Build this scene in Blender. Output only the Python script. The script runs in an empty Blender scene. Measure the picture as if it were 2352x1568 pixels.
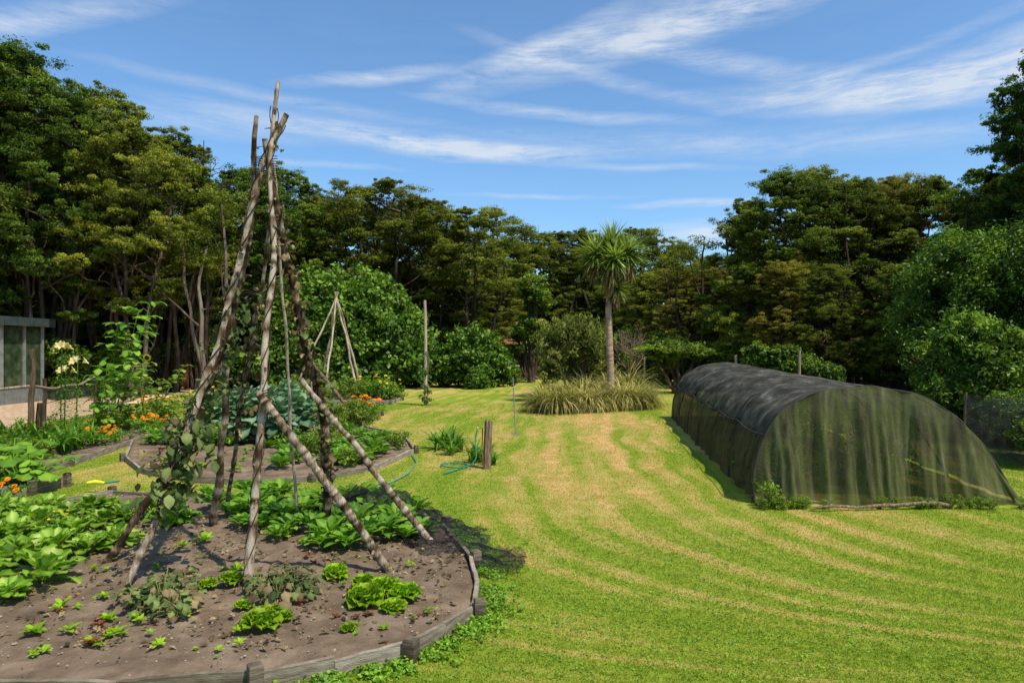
import bpy, math, numpy as np
from mathutils import Vector, noise as mnoise
C = bpy.context.scene.collection
R = np.random.default_rng(7)

# ---------------------------------------------------------------- survey helpers
EYE = 2.1
def at(u, d):                     # site on a bearing at a given distance (m)
    return ((u-1176)/1568*d, d)
def gp(u, v):                     # site on the flat ground
    d = 3293.0/(v-804); return ((u-1176)/1568*d, d)
def hz(v, d): return EYE+(804-v)/1568*d

# ---------------------------------------------------------------- mesh builder
class MB:
    def __init__(s): s.v=[]; s.f=[]; s.t=[]; s.m=[]; s.n=0
    def add(s, v, f, tint=0.5, mat=0):
        v=np.asarray(v,float).reshape(-1,3); f=np.asarray(f,int)
        s.v.append(v); s.f.append(f+s.n); s.n+=len(v)
        t=np.asarray(tint,float); 
        s.t.append(np.full(len(v),float(t)) if t.ndim==0 else t)
        s.m.append(np.full(len(f),mat))
    def mesh(s, name, mats, smooth=True):
        me=bpy.data.meshes.new(name)
        V=np.concatenate(s.v); T=np.concatenate(s.t)
        me.vertices.add(len(V)); me.vertices.foreach_set('co',V.ravel())
        loops=np.concatenate([f.ravel() for f in s.f])
        tot=np.concatenate([np.full(len(f),f.shape[1]) for f in s.f])
        start=np.concatenate([[0],np.cumsum(tot)[:-1]])
        me.loops.add(len(loops)); me.loops.foreach_set('vertex_index',loops)
        me.polygons.add(len(tot)); me.polygons.foreach_set('loop_start',start); me.polygons.foreach_set('loop_total',tot)
        me.polygons.foreach_set('material_index',np.concatenate(s.m))
        me.polygons.foreach_set('use_smooth',np.full(len(tot),smooth))
        a=me.attributes.new('tint','FLOAT','POINT'); a.data.foreach_set('value',T)
        me.update(calc_edges=True); me.validate()
        for m in mats: me.materials.append(m)
        return me
    def obj(s, name, mats, smooth=True, parent=None, loc=(0,0,0)):
        o=bpy.data.objects.new(name, s.mesh(name,mats,smooth)); C.objects.link(o); o.location=loc
        if parent: o.parent=parent
        return o
def empty(name, loc=(0,0,0)):
    o=bpy.data.objects.new(name,None); o.empty_display_size=.3; o.location=loc; C.objects.link(o); return o
def tag(o,label,cat,group=None):
    o['label']=label; o['category']=cat
    if group: o['group']=group
    return o
def unit(v): return v/np.maximum(np.linalg.norm(v,axis=-1,keepdims=True),1e-9)

def tube(mb, pts, rad, sides=8, tint=.5, mat=0, rough=0, cap=True, rng=R):
    P=np.asarray(pts,float); n=len(P); rad=np.broadcast_to(np.asarray(rad,float),(n,))
    T=unit(np.gradient(P,axis=0)); up=np.array([0,0,1.]) if abs(T[0][2])<.9 else np.array([1.,0,0])
    A=unit(np.cross(T,up)); B=np.cross(T,A)
    th=np.linspace(0,2*np.pi,sides,endpoint=False)
    rr=rad[:,None]*np.ones((n,sides))
    if rough: rr=rr*(1+rough*rng.normal(size=(n,sides)))*(1+rough*.7*rng.normal(size=(1,sides)))
    V=P[:,None]+rr[...,None]*(np.cos(th)[None,:,None]*A[:,None]+np.sin(th)[None,:,None]*B[:,None])
    i=np.arange(n-1)[:,None]*sides; j=np.arange(sides)[None]; k=(j+1)%sides
    F=np.stack([i+j,i+k,i+sides+k,i+sides+j],-1).reshape(-1,4)
    t=tint if np.ndim(tint)==0 else np.repeat(tint,sides)
    mb.add(V.reshape(-1,3),F,t,mat)
    if cap:
        for q,rev in ((0,1),(n-1,0)):
            vv=np.vstack([V[q],P[q][None]]); f=[(a,(a+1)%sides,sides) for a in range(sides)]
            if rev: f=[x[::-1] for x in f]
            mb.add(vv,f,np.mean(t),mat)
def box(mb, c, s, rz=0, tint=.5, mat=0):
    x,y,z=s[0]/2,s[1]/2,s[2]/2
    v=np.array([(-x,-y,-z),(x,-y,-z),(x,y,-z),(-x,y,-z),(-x,-y,z),(x,-y,z),(x,y,z),(-x,y,z)])
    ca,sa=math.cos(rz),math.sin(rz); v=v@np.array([[ca,-sa,0],[sa,ca,0],[0,0,1]]).T+np.array(c)
    mb.add(v,[(0,3,2,1),(4,5,6,7),(0,1,5,4),(1,2,6,5),(2,3,7,6),(3,0,4,7)],tint,mat)
def wander(p0,p1,n,amp,rng=R,kmax=6,ex=1.15):
    p0=np.array(p0,float);p1=np.array(p1,float); t=np.linspace(0,1,n)[:,None]; w=0
    for k in range(1,kmax+1): w=w+np.sin(np.pi*k*t)*rng.normal(size=(1,3))/k**ex
    return p0+(p1-p0)*t+w*amp*.42
def spline(K,n,sm=8):
    K=np.array(K,float); s=np.r_[0,np.cumsum(np.linalg.norm(np.diff(K,axis=0),axis=1))]; s/=s[-1]
    t=np.linspace(0,1,n); P=np.stack([np.interp(t,s,K[:,i]) for i in range(3)],1)
    for _ in range(sm): P[1:-1]=(P[:-2]+P[1:-1]*2+P[2:])/4
    return P

def leaves(mb, c, r, n, L, W, rng, flat=.7, fold=False, out=.6, up=.3, tint=None, power=2.2, hang=0, mat=0, rand_t=.22):
    """n leaf faces in every blob (centre c, radius r)"""
    c=np.asarray(c,float); r=np.asarray(r,float); S=len(c)
    idx=np.repeat(np.arange(S),n); N=len(idx)
    d=unit(rng.normal(size=(N,3))); rad=rng.random(N)**(1/power)
    p=c[idx]+d*(rad*r[idx])[:,None]*np.array([1,1,flat])
    nr=unit(d*out+rng.normal(size=(N,3))*.55+np.array([0,0,up]))
    t=unit(np.cross(nr,rng.normal(size=(N,3)))+np.array([0,0,-hang])); b=unit(np.cross(nr,t))
    sz=rng.uniform(.65,1.3,N)[:,None]
    l=t*L*sz; w=b*W*sz*.5
    ti=np.full(S,.5) if tint is None else np.asarray(tint,float)
    tt=np.clip(ti[idx]+rng.normal(size=N)*rand_t,0,1)
    if fold:
        V=np.stack([p-l*.5, p+w-l*.05+nr*W*.12*sz, p+l*.5-nr*L*.12, p-w-l*.05+nr*W*.12*sz],1)
        F=np.arange(N*4).reshape(N,4); mb.add(V.reshape(-1,3),F,np.repeat(tt,4),mat)
    else:
        V=np.stack([p-l*.4+w, p-l*.4-w, p+l*.6],1)
        F=np.arange(N*3).reshape(N,3); mb.add(V.reshape(-1,3),F,np.repeat(tt,3),mat)

def grow_leaf(mb, base, az, L, W, e0, droop, ruffle, rng, nl=7, nc=5, cup=.2, tint=.5, shape=.8, stalk=.12, mat=0, freq=9, rib=.12):
    t=np.linspace(0,1,nl); el=e0-droop*t**1.3
    step=L/(nl-1); h=np.array([math.cos(az),math.sin(az),0]); s=np.array([-math.sin(az),math.cos(az),0])
    P=np.zeros((nl,3)); P[0]=base
    for i in range(1,nl): P[i]=P[i-1]+step*(h*math.cos(el[i])+np.array([0,0,1])*math.sin(el[i]))
    q=np.clip((t-stalk)/(1-stalk),0,1)
    w=W*.5*(np.sin(np.pi*q**shape)**.75*.96+.04*(1-q)+.05)
    c=np.linspace(-1,1,nc)
    N=-np.sin(el)[:,None]*h[None] + np.cos(el)[:,None]*np.array([[0,0,1]])
    ph=rng.uniform(0,6.3)
    off=cup*np.abs(c)[None]**1.5*w[:,None] + ruffle*W*np.sin(freq*t[:,None]+ph+2.1*c[None])*np.abs(c)[None]**2
    off=off+ruffle*.3*W*rng.normal(size=off.shape)
    V=P[:,None]+c[None,:,None]*w[:,None,None]*s+off[...,None]*N[:,None]
    i=np.arange(nl-1)[:,None]*nc; j=np.arange(nc-1)[None]
    F=np.stack([i+j,i+j+1,i+nc+j+1,i+nc+j],-1).reshape(-1,4)
    tt=np.clip(tint+rib*(1-np.abs(c)*2)[None]*np.ones((nl,1))+rng.normal()*.08,0,1)
    mb.add(V.reshape(-1,3),F,tt.ravel(),mat)

def inpoly(x,y,poly):
    ins=np.zeros(len(x),bool); n=len(poly)
    for i in range(n):
        x1,y1=poly[i]; x2,y2=poly[(i+1)%n]
        c=((y1>y)!=(y2>y))&(x<(x2-x1)*(y-y1)/((y2-y1) if y2!=y1 else 1e-9)+x1); ins^=c
    return ins

# ---------------------------------------------------------------- materials
def newmat(name):
    m=bpy.data.materials.new(name); m.use_nodes=True; nt=m.node_tree; nt.nodes.clear()
    out=nt.nodes.new('ShaderNodeOutputMaterial'); return m,nt,out
def N(nt,typ,**kw):
    n=nt.nodes.new(typ)
    for k,v in kw.items(): setattr(n,k,v)
    return n
def math_(nt,op,a,b=None,c=None,clamp=False):
    n=nt.nodes.new('ShaderNodeMath'); n.operation=op; n.use_clamp=clamp
    for i,x in enumerate((a,b,c)):
        if x is None: continue
        if isinstance(x,(int,float)): n.inputs[i].default_value=x
        else: nt.links.new(x,n.inputs[i])
    return n.outputs[0]
def mix_(nt,f,a,b,mode='MIX'):
    n=nt.nodes.new('ShaderNodeMix'); n.data_type='RGBA'; n.blend_type=mode
    for s,x in ((n.inputs[0],f),(n.inputs[6],a),(n.inputs[7],b)):
        if isinstance(x,(int,float)): s.default_value=x
        elif isinstance(x,tuple): s.default_value=(*x,1) if len(x)==3 else x
        else: nt.links.new(x,s)
    return n.outputs[2]
def ramp_(nt,fac,stops):
    n=nt.nodes.new('ShaderNodeValToRGB'); e=n.color_ramp.elements
    while len(e)<len(stops): e.new(.5)
    for i,(p,c) in enumerate(stops):
        e[i].position=p; e[i].color=(*c,1) if len(c)==3 else c
    nt.links.new(fac,n.inputs[0]); return n.outputs[0]
def noise_(nt,vec,scale,detail=4,rough=.55,dist=0):
    n=N(nt,'ShaderNodeTexNoise'); n.inputs['Scale'].default_value=scale; n.inputs['Detail'].default_value=detail
    n.inputs['Roughness'].default_value=rough; n.inputs['Distortion'].default_value=dist
    if vec is not None: nt.links.new(vec,n.inputs['Vector'])
    return n.outputs[0]
def mapping(nt,vec,scale=(1,1,1),rot=(0,0,0),loc=(0,0,0)):
    n=N(nt,'ShaderNodeMapping'); n.inputs['Scale'].default_value=scale; n.inputs['Rotation'].default_value=rot; n.inputs['Location'].default_value=loc
    nt.links.new(vec,n.inputs[0]); return n.outputs[0]
def tintout(nt):
    n=N(nt,'ShaderNodeAttribute'); n.attribute_name='tint'; return n.outputs['Fac']

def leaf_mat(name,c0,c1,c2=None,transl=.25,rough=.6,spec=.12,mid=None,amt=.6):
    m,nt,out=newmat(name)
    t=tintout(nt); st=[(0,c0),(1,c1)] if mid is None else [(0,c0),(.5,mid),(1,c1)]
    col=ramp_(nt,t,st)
    if c2:
        oi=N(nt,'ShaderNodeObjectInfo'); f=math_(nt,'MULTIPLY',oi.outputs['Random'],amt)
        f=math_(nt,'MULTIPLY',f,math_(nt,'ADD',t,.3),clamp=True)
        col=mix_(nt,f,col,c2)
        # every tree a touch lighter or darker than its neighbour
        rv=math_(nt,'FRACT',math_(nt,'MULTIPLY',oi.outputs['Random'],7.31))
        col=mix_(nt,1.0,col,ramp_(nt,rv,[(0,(.74,.80,.74)),(1,(1.22,1.2,1.12))]),'MULTIPLY')
    g=N(nt,'ShaderNodeNewGeometry'); nz=noise_(nt,g.outputs['Position'],.9,3)
    col=mix_(nt,1.0,col,ramp_(nt,nz,[(.3,(.66,.66,.66)),(.7,(1.3,1.3,1.2))]),'MULTIPLY')
    p=N(nt,'ShaderNodeBsdfPrincipled'); nt.links.new(col,p.inputs['Base Color']); p.inputs['Roughness'].default_value=rough
    p.inputs['Specular IOR Level'].default_value=spec
    tr=N(nt,'ShaderNodeBsdfTranslucent'); nt.links.new(mix_(nt,1.0,col,(1.25,1.4,.7),'MULTIPLY'),tr.inputs[0])
    mx=N(nt,'ShaderNodeMixShader'); mx.inputs[0].default_value=transl
    nt.links.new(p.outputs[0],mx.inputs[1]); nt.links.new(tr.outputs[0],mx.inputs[2]); nt.links.new(mx.outputs[0],out.inputs[0])
    return m
def surf_mat(name,stops,scale=(1,1,1),ns=5,detail=6,bump=.3,rough=.85,dist=0,tint=.5,bscale=None,metal=0,spec=.15,coord='Object'):
    m,nt,out=newmat(name); tc=N(nt,'ShaderNodeTexCoord')
    v=mapping(nt,tc.outputs[coord],scale); nz=noise_(nt,v,ns,detail,.6,dist)
    f=math_(nt,'ADD',nz,math_(nt,'MULTIPLY',math_(nt,'SUBTRACT',tintout(nt),.5),tint),clamp=True)
    col=ramp_(nt,f,stops)
    p=N(nt,'ShaderNodeBsdfPrincipled'); nt.links.new(col,p.inputs['Base Color']); p.inputs['Roughness'].default_value=rough
    p.inputs['Metallic'].default_value=metal; p.inputs['Specular IOR Level'].default_value=spec
    if bump:
        b=N(nt,'ShaderNodeBump'); b.inputs['Strength'].default_value=bump; b.inputs['Distance'].default_value=.02
        nt.links.new(noise_(nt,v,bscale or ns*2.5,8,.7),b.inputs['Height']); nt.links.new(b.outputs[0],p.inputs['Normal'])
    nt.links.new(p.outputs[0],out.inputs[0]); return m
def net_mat(name,stops,alpha=(.6,.9),scale=(1,1,1),ns=1.5,transl=.3):
    m,nt,out=newmat(name); g=N(nt,'ShaderNodeNewGeometry')
    v=mapping(nt,g.outputs['Position'],scale); nz=noise_(nt,v,ns,6,.65,.4)
    col=ramp_(nt,nz,stops)
    d=N(nt,'ShaderNodeBsdfDiffuse'); nt.links.new(col,d.inputs[0])
    tl=N(nt,'ShaderNodeBsdfTranslucent'); nt.links.new(col,tl.inputs[0])
    m1=N(nt,'ShaderNodeMixShader'); m1.inputs[0].default_value=transl
    nt.links.new(d.outputs[0],m1.inputs[1]); nt.links.new(tl.outputs[0],m1.inputs[2])
    tr=N(nt,'ShaderNodeBsdfTransparent'); mx=N(nt,'ShaderNodeMixShader')
    mr=N(nt,'ShaderNodeMapRange'); mr.inputs[1].default_value=.3; mr.inputs[2].default_value=.7; mr.inputs[3].default_value=alpha[0]; mr.inputs[4].default_value=alpha[1]
    nt.links.new(noise_(nt,mapping(nt,g.outputs['Position'],scale,loc=(3,5,1)),ns*1.7,4),mr.inputs[0])
    nt.links.new(mr.outputs[0],mx.inputs[0]); nt.links.new(tr.outputs[0],mx.inputs[1]); nt.links.new(m1.outputs[0],mx.inputs[2])
    nt.links.new(mx.outputs[0],out.inputs[0]); return m

def lawn_color(nt):
    g=N(nt,'ShaderNodeNewGeometry'); P=g.outputs['Position']
    sx=N(nt,'ShaderNodeSeparateXYZ'); nt.links.new(P,sx.inputs[0]); x,y=sx.outputs[0],sx.outputs[1]
    ym=math_(nt,'MAXIMUM',y,4.2)
    # s is constant along the mower's curving passes, which bend round the front of the tunnel
    s=math_(nt,'SUBTRACT',x,math_(nt,'MULTIPLY',math_(nt,'SUBTRACT',y,10.4),.13))
    s=math_(nt,'SUBTRACT',s,math_(nt,'DIVIDE',536,math_(nt,'POWER',ym,3)))
    s=math_(nt,'ADD',s,math_(nt,'MULTIPLY',math_(nt,'SUBTRACT',noise_(nt,P,.35,2),.5),1.0))
    cb=N(nt,'ShaderNodeCombineXYZ'); nt.links.new(math_(nt,'MULTIPLY',s,1.6),cb.inputs[0]); nt.links.new(math_(nt,'MULTIPLY',y,.10),cb.inputs[1])
    st=noise_(nt,cb.outputs[0],1.0,4,.62,.1)
    big=noise_(nt,P,.28,3,.55); fine=noise_(nt,P,9,5,.7); mid=noise_(nt,P,2.2,4,.6); msk=noise_(nt,P,.45,2,.5)
    mr=N(nt,'ShaderNodeMapRange'); mr.interpolation_type='SMOOTHSTEP'; mr.inputs[1].default_value=5.5; mr.inputs[2].default_value=13; mr.inputs[3].default_value=-.11; mr.inputs[4].default_value=.06
    nt.links.new(y,mr.inputs[0])
    cen=math_(nt,'ABSOLUTE',math_(nt,'SUBTRACT',s,.9)); m2=N(nt,'ShaderNodeMapRange'); m2.interpolation_type='SMOOTHSTEP'; m2.inputs[1].default_value=0; m2.inputs[2].default_value=2.8; m2.inputs[3].default_value=.17; m2.inputs[4].default_value=-.04
    nt.links.new(cen,m2.inputs[0])
    wv=math_(nt,'MULTIPLY',math_(nt,'SINE',math_(nt,'MULTIPLY',s,10)),math_(nt,'MULTIPLY',math_(nt,'SUBTRACT',msk,.33,clamp=True),.42))
    v=math_(nt,'ADD',math_(nt,'MULTIPLY',math_(nt,'SUBTRACT',st,.5),1.5),mr.outputs[0]); v=math_(nt,'ADD',v,math_(nt,'MULTIPLY',math_(nt,'SUBTRACT',big,.5),.9))
    v=math_(nt,'ADD',v,math_(nt,'MULTIPLY',math_(nt,'SUBTRACT',mid,.5),.35)); v=math_(nt,'ADD',v,math_(nt,'MULTIPLY',math_(nt,'SUBTRACT',fine,.5),.25)); v=math_(nt,'ADD',v,wv)
    v=math_(nt,'ADD',math_(nt,'ADD',v,m2.outputs[0]),.43)
    tan=ramp_(nt,v,[(.38,(0,0,0)),(.60,(.5,.5,.5)),(.84,(1,1,1))])
    green=ramp_(nt,fine,[(.28,(.100,.155,.011)),(.5,(.175,.24,.018)),(.75,(.265,.335,.036)) ])
    green=mix_(nt,ramp_(nt,v,[(.15,(0,0,0)),(.5,(.75,.75,.75))]),green,(.28,.305,.037))
    tanc=ramp_(nt,mid,[(.3,(.46,.28,.085)),(.7,(.59,.39,.15))])
    return mix_(nt,tan,green,tanc),x,y,P,fine
def make_lawn():
    m,nt,out=newmat('lawn_turf'); col,x,y,P,fine=lawn_color(nt)
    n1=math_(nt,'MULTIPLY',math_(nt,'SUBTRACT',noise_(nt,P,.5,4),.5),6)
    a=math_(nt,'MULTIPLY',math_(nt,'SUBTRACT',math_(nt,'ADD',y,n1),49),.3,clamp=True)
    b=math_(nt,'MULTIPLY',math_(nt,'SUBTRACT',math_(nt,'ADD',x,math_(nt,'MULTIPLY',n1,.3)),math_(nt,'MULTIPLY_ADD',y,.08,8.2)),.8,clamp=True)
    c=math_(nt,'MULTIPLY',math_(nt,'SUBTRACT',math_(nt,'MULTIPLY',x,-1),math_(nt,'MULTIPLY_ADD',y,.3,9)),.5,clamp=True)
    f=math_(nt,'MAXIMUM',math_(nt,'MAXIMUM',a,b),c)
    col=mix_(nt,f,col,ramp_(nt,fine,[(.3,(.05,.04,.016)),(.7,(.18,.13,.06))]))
    p=N(nt,'ShaderNodeBsdfPrincipled'); nt.links.new(col,p.inputs['Base Color']); p.inputs['Roughness'].default_value=.9; p.inputs['Specular IOR Level'].default_value=.05
    bp=N(nt,'ShaderNodeBump'); bp.inputs['Strength'].default_value=.5; bp.inputs['Distance'].default_value=.03
    nt.links.new(noise_(nt,P,22,6,.75),bp.inputs['Height']); nt.links.new(bp.outputs[0],p.inputs['Normal'])
    nt.links.new(p.outputs[0],out.inputs[0]); return m
def make_blade():
    m,nt,out=newmat('grass_blade'); col,x,y,P,fine=lawn_color(nt)
    col=mix_(nt,1.0,col,ramp_(nt,tintout(nt),[(0,(.92,1.0,.85)),(.6,(1.08,1.10,1.0)),(1,(1.25,1.2,1.15))]),'MULTIPLY')
    p=N(nt,'ShaderNodeBsdfPrincipled'); nt.links.new(col,p.inputs['Base Color']); p.inputs['Roughness'].default_value=.7; p.inputs['Specular IOR Level'].default_value=.08
    tr=N(nt,'ShaderNodeBsdfTranslucent'); nt.links.new(col,tr.inputs[0]); mx=N(nt,'ShaderNodeMixShader'); mx.inputs[0].default_value=.4
    nt.links.new(p.outputs[0],mx.inputs[1]); nt.links.new(tr.outputs[0],mx.inputs[2]); nt.links.new(mx.outputs[0],out.inputs[0]); return m

M={}
M['lawn']=make_lawn(); M['blade']=make_blade()
M['soil']=surf_mat('garden_soil',[(.25,(.095,.062,.038)),(.5,(.195,.135,.085)),(.75,(.31,.225,.15))],ns=3.5,detail=12,bump=1.0,bscale=26,rough=.95,tint=.3,spec=.03)
M['path']=surf_mat('gravel_path',[(.3,(.55,.34,.18)),(.7,(.78,.54,.33))],ns=2,detail=10,bump=.5,bscale=30,rough=.95,spec=.03)
M['board']=surf_mat('weathered_timber',[(.25,(.085,.062,.038)),(.5,(.24,.19,.13)),(.75,(.44,.37,.28))],scale=(1.2,1,9),ns=3,detail=9,bump=.9,rough=.9,tint=.6,spec=.05)
M['pole']=surf_mat('weathered_pole',[(.2,(.045,.027,.015)),(.40,(.15,.095,.055)),(.55,(.30,.21,.135)),(.78,(.54,.43,.31))],scale=(17,17,1.4),ns=2.3,detail=10,bump=1.0,rough=.85,dist=.6,tint=.8,spec=.06)
M['bark']=surf_mat('tree_bark',[(.3,(.028,.02,.014)),(.6,(.095,.066,.046)),(.85,(.23,.175,.13))],scale=(3,3,.5),ns=2,detail=6,bump=.5,rough=.9,tint=.6,spec=.05)
M['palmbark']=surf_mat('cabbage_tree_bark',[(.3,(.20,.12,.07)),(.7,(.52,.36,.24))],scale=(2,2,9),ns=2,detail=5,bump=.5,rough=.9)
M['kan']=leaf_mat('kanuka_leaf',(.042,.062,.007),(.31,.33,.036),(.27,.23,.030),transl=.28,mid=(.130,.160,.015),amt=.35)
M['kandark']=leaf_mat('dark_kanuka_leaf',(.028,.056,.008),(.20,.28,.03),(.19,.20,.022),transl=.25,mid=(.078,.130,.014),amt=.4)
M['kanbrown']=leaf_mat('bronze_kanuka_leaf',(.060,.060,.008),(.34,.30,.04),(.30,.23,.035),transl=.28,mid=(.16,.152,.018),amt=.45)
M['fig']=leaf_mat('fig_leaf',(.035,.075,.008),(.25,.37,.045),transl=.28,mid=(.095,.185,.016),rough=.45,spec=.22)
M['laurel']=leaf_mat('laurel_leaf',(.033,.066,.008),(.27,.37,.035),transl=.25,mid=(.09,.165,.015),rough=.45,spec=.2)
M['lightleaf']=leaf_mat('light_shrub_leaf',(.06,.10,.012),(.32,.40,.05),transl=.3,mid=(.16,.24,.028))
M['weep']=leaf_mat('weeping_leaf',(.07,.08,.018),(.33,.34,.07),transl=.3,mid=(.17,.19,.035))
M['straw']=leaf_mat('straw_grass',(.13,.12,.025),(.68,.55,.24),transl=.3,mid=(.42,.37,.11))
M['sword']=leaf_mat('cabbage_tree_leaf',(.06,.09,.014),(.46,.52,.15),transl=.25,mid=(.20,.28,.05),rough=.45,spec=.25)
M['deadleaf']=leaf_mat('dead_leaf',(.06,.04,.02),(.38,.27,.13),transl=.15,mid=(.18,.13,.06))
M['lettuce']=leaf_mat('lettuce_leaf',(.16,.28,.012),(.50,.64,.05),transl=.4,mid=(.30,.48,.022),rough=.45)
M['veg']=leaf_mat('leafy_green',(.05,.13,.010),(.30,.46,.045),transl=.35,mid=(.13,.27,.020),rough=.45,spec=.2)
M['choy']=leaf_mat('pak_choi_leaf',(.08,.18,.010),(.54,.63,.17),transl=.35,mid=(.23,.38,.028),rough=.45,spec=.2)
M['kale']=leaf_mat('kale_leaf',(.07,.14,.065),(.34,.46,.28),transl=.2,mid=(.16,.27,.15),rough=.5)
M['bean']=leaf_mat('wilting_bean_leaf',(.05,.075,.02),(.28,.32,.10),transl=.25,mid=(.12,.17,.045))
M['orange']=leaf_mat('marigold_petal',(.75,.16,.003),(.95,.36,.01),transl=.2)
M['yellow']=leaf_mat('yellow_petal',(.7,.45,.01),(.85,.65,.06),transl=.2)
M['white']=leaf_mat('lily_petal',(.85,.55,.10),(.9,.84,.55),transl=.3)
M['red']=leaf_mat('red_leaf',(.12,.03,.015),(.38,.12,.05),transl=.3)
M['roofnet']=net_mat('roof_shade_cloth',[(.3,(.035,.034,.028)),(.48,(.080,.076,.062)),(.60,(.14,.13,.105)),(.72,(.34,.31,.26))],(.84,.97),ns=3.5,scale=(1,1,1))
M['sidenet']=net_mat('side_shade_net',[(.3,(.045,.038,.022)),(.55,(.105,.092,.05)),(.8,(.18,.17,.09))],(.74,.95),scale=(2,2,.5),ns=2)
M['endnet']=net_mat('end_shade_net',[(.28,(.045,.042,.022)),(.43,(.115,.105,.058)),(.54,(.15,.165,.055)),(.66,(.23,.21,.13)),(.82,(.34,.32,.24))],(.45,.90),scale=(4.4,4.4,.36),ns=1.4,transl=.3)
M['blacknet']=net_mat('black_bird_net',[(.3,(.010,.011,.012)),(.7,(.05,.052,.055))],(.12,.85),ns=24)
M['wire']=net_mat('rusty_wire_mesh',[(.3,(.08,.07,.06)),(.7,(.22,.19,.16))],(.25,.50),ns=6)
M['darkpipe']=surf_mat('dark_pipe',[(.3,(.03,.028,.024)),(.7,(.08,.075,.06))],ns=8,bump=.1,rough=.8,spec=.05)
M['fascia']=surf_mat('painted_fascia',[(.3,(.030,.040,.036)),(.7,(.06,.075,.065))],ns=4,bump=.1,rough=.8,spec=.05)
M['greypost']=surf_mat('pale_painted_wood',[(.3,(.13,.14,.12)),(.7,(.25,.26,.23))],ns=4,bump=.1,rough=.8,spec=.05)
M['glass']=surf_mat('painted_reflection_glass',[(.3,(.012,.022,.010)),(.5,(.035,.055,.024)),(.8,(.13,.15,.08))],ns=2.5,bump=.0,rough=.4,spec=.12)  # green reflections are painted into the pane colour
M['rust']=surf_mat('rusted_steel',[(.3,(.13,.045,.02)),(.7,(.30,.12,.05))],ns=5,bump=.2)
M['roofiron']=surf_mat('orange_tin_roof',[(.3,(.22,.12,.045)),(.7,(.38,.22,.09))],scale=(6,1,1),ns=3,bump=.2)
M['wallwood']=surf_mat('brown_timber_wall',[(.3,(.12,.075,.04)),(.7,(.25,.17,.09))],scale=(1,1,5),ns=3,bump=.3)
M['dark']=surf_mat('dark_window',[(.3,(.012,.013,.014)),(.7,(.03,.032,.035))],ns=2,bump=0,rough=.15,spec=.6)
M['cream']=surf_mat('cream_paint',[(.3,(.4,.35,.26)),(.7,(.55,.5,.4))],ns=3,bump=.1)
M['hose']=surf_mat('green_hose',[(.3,(.015,.16,.09)),(.7,(.03,.26,.15))],ns=6,bump=0,rough=.4,spec=.5)
M['teal']=surf_mat('teal_hose',[(.3,(.06,.22,.2)),(.7,(.12,.34,.3))],ns=6,bump=0,rough=.4)
M['brass']=surf_mat('brass',[(.3,(.35,.25,.08)),(.7,(.5,.38,.14))],ns=8,bump=0,rough=.35,metal=.8)
M['yelplastic']=surf_mat('yellow_plastic',[(.3,(.65,.6,.02)),(.7,(.75,.72,.05))],ns=4,bump=0,rough=.4)
M['steel']=surf_mat('galvanised_steel',[(.3,(.2,.22,.23)),(.7,(.38,.4,.42))],ns=9,bump=0,rough=.45,metal=.5)
M['stone']=surf_mat('soil_clod',[(.3,(.10,.07,.042)),(.7,(.36,.28,.19))],ns=6,bump=.3,tint=1)

# ---------------------------------------------------------------- world, sun, camera
sunv=Vector((.66,-.58,0)).normalized(); EL=math.radians(58)
sdir=Vector((sunv.x*math.cos(EL),sunv.y*math.cos(EL),math.sin(EL)))
w=bpy.data.worlds.new('World'); bpy.context.scene.world=w; w.use_nodes=True; nt=w.node_tree; nt.nodes.clear()
out=N(nt,'ShaderNodeOutputWorld'); bg=N(nt,'ShaderNodeBackground'); bg.inputs[1].default_value=.13
sky=N(nt,'ShaderNodeTexSky'); sky.sky_type='NISHITA'; sky.sun_disc=False; sky.sun_elevation=EL
sky.sun_rotation=math.atan2(sdir.x,sdir.y); sky.altitude=0; sky.air_density=1.0; sky.dust_density=.8; sky.ozone_density=2.0
tc=N(nt,'ShaderNodeTexCoord'); sp=N(nt,'ShaderNodeSeparateXYZ'); nt.links.new(tc.outputs['Generated'],sp.inputs[0])
az=math_(nt,'ARCTAN2',sp.outputs[0],sp.outputs[1]); el=math_(nt,'ARCSINE',sp.outputs[2])
cv=N(nt,'ShaderNodeCombineXYZ'); nt.links.new(az,cv.inputs[0]); nt.links.new(el,cv.inputs[1]); AE=cv.outputs[0]
warp=N(nt,'ShaderNodeTexNoise'); warp.inputs['Scale'].default_value=5; warp.inputs['Detail'].default_value=4; nt.links.new(AE,warp.inputs['Vector'])
vs=N(nt,'ShaderNodeVectorMath',operation='MULTIPLY_ADD'); nt.links.new(warp.outputs['Color'],vs.inputs[0]); vs.inputs[1].default_value=(.05,.022,0); nt.links.new(AE,vs.inputs[2]); AEW=vs.outputs[0]
streaks=[(1480,70,560,58,13,1.1),(1230,112,300,32,20,.9),(1750,10,420,44,10,.9),(2130,205,580,44,-5,1.2),(2290,140,340,56,8,1.3),(1720,150,440,30,-14,.8),(2000,150,380,18,10,.5),
 (900,318,560,28,-4,1.2),(1080,350,340,26,-2,1.4),(860,178,260,20,8,1.0),(1330,165,340,22,-16,.6),(60,45,320,36,20,1.0),(1590,470,190,12,0,1.1),(1600,540,170,38,0,1.2),
 (1290,262,400,17,-6,.9),(640,230,440,20,-4,.55),(1500,330,800,38,-3,.4),(480,290,420,32,0,.6),(1950,330,650,38,-4,.35),(1450,385,340,11,-4,.6),(1250,455,260,8,-1,.7),(760,383,200,9,0,.6)]
acc=None
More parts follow.
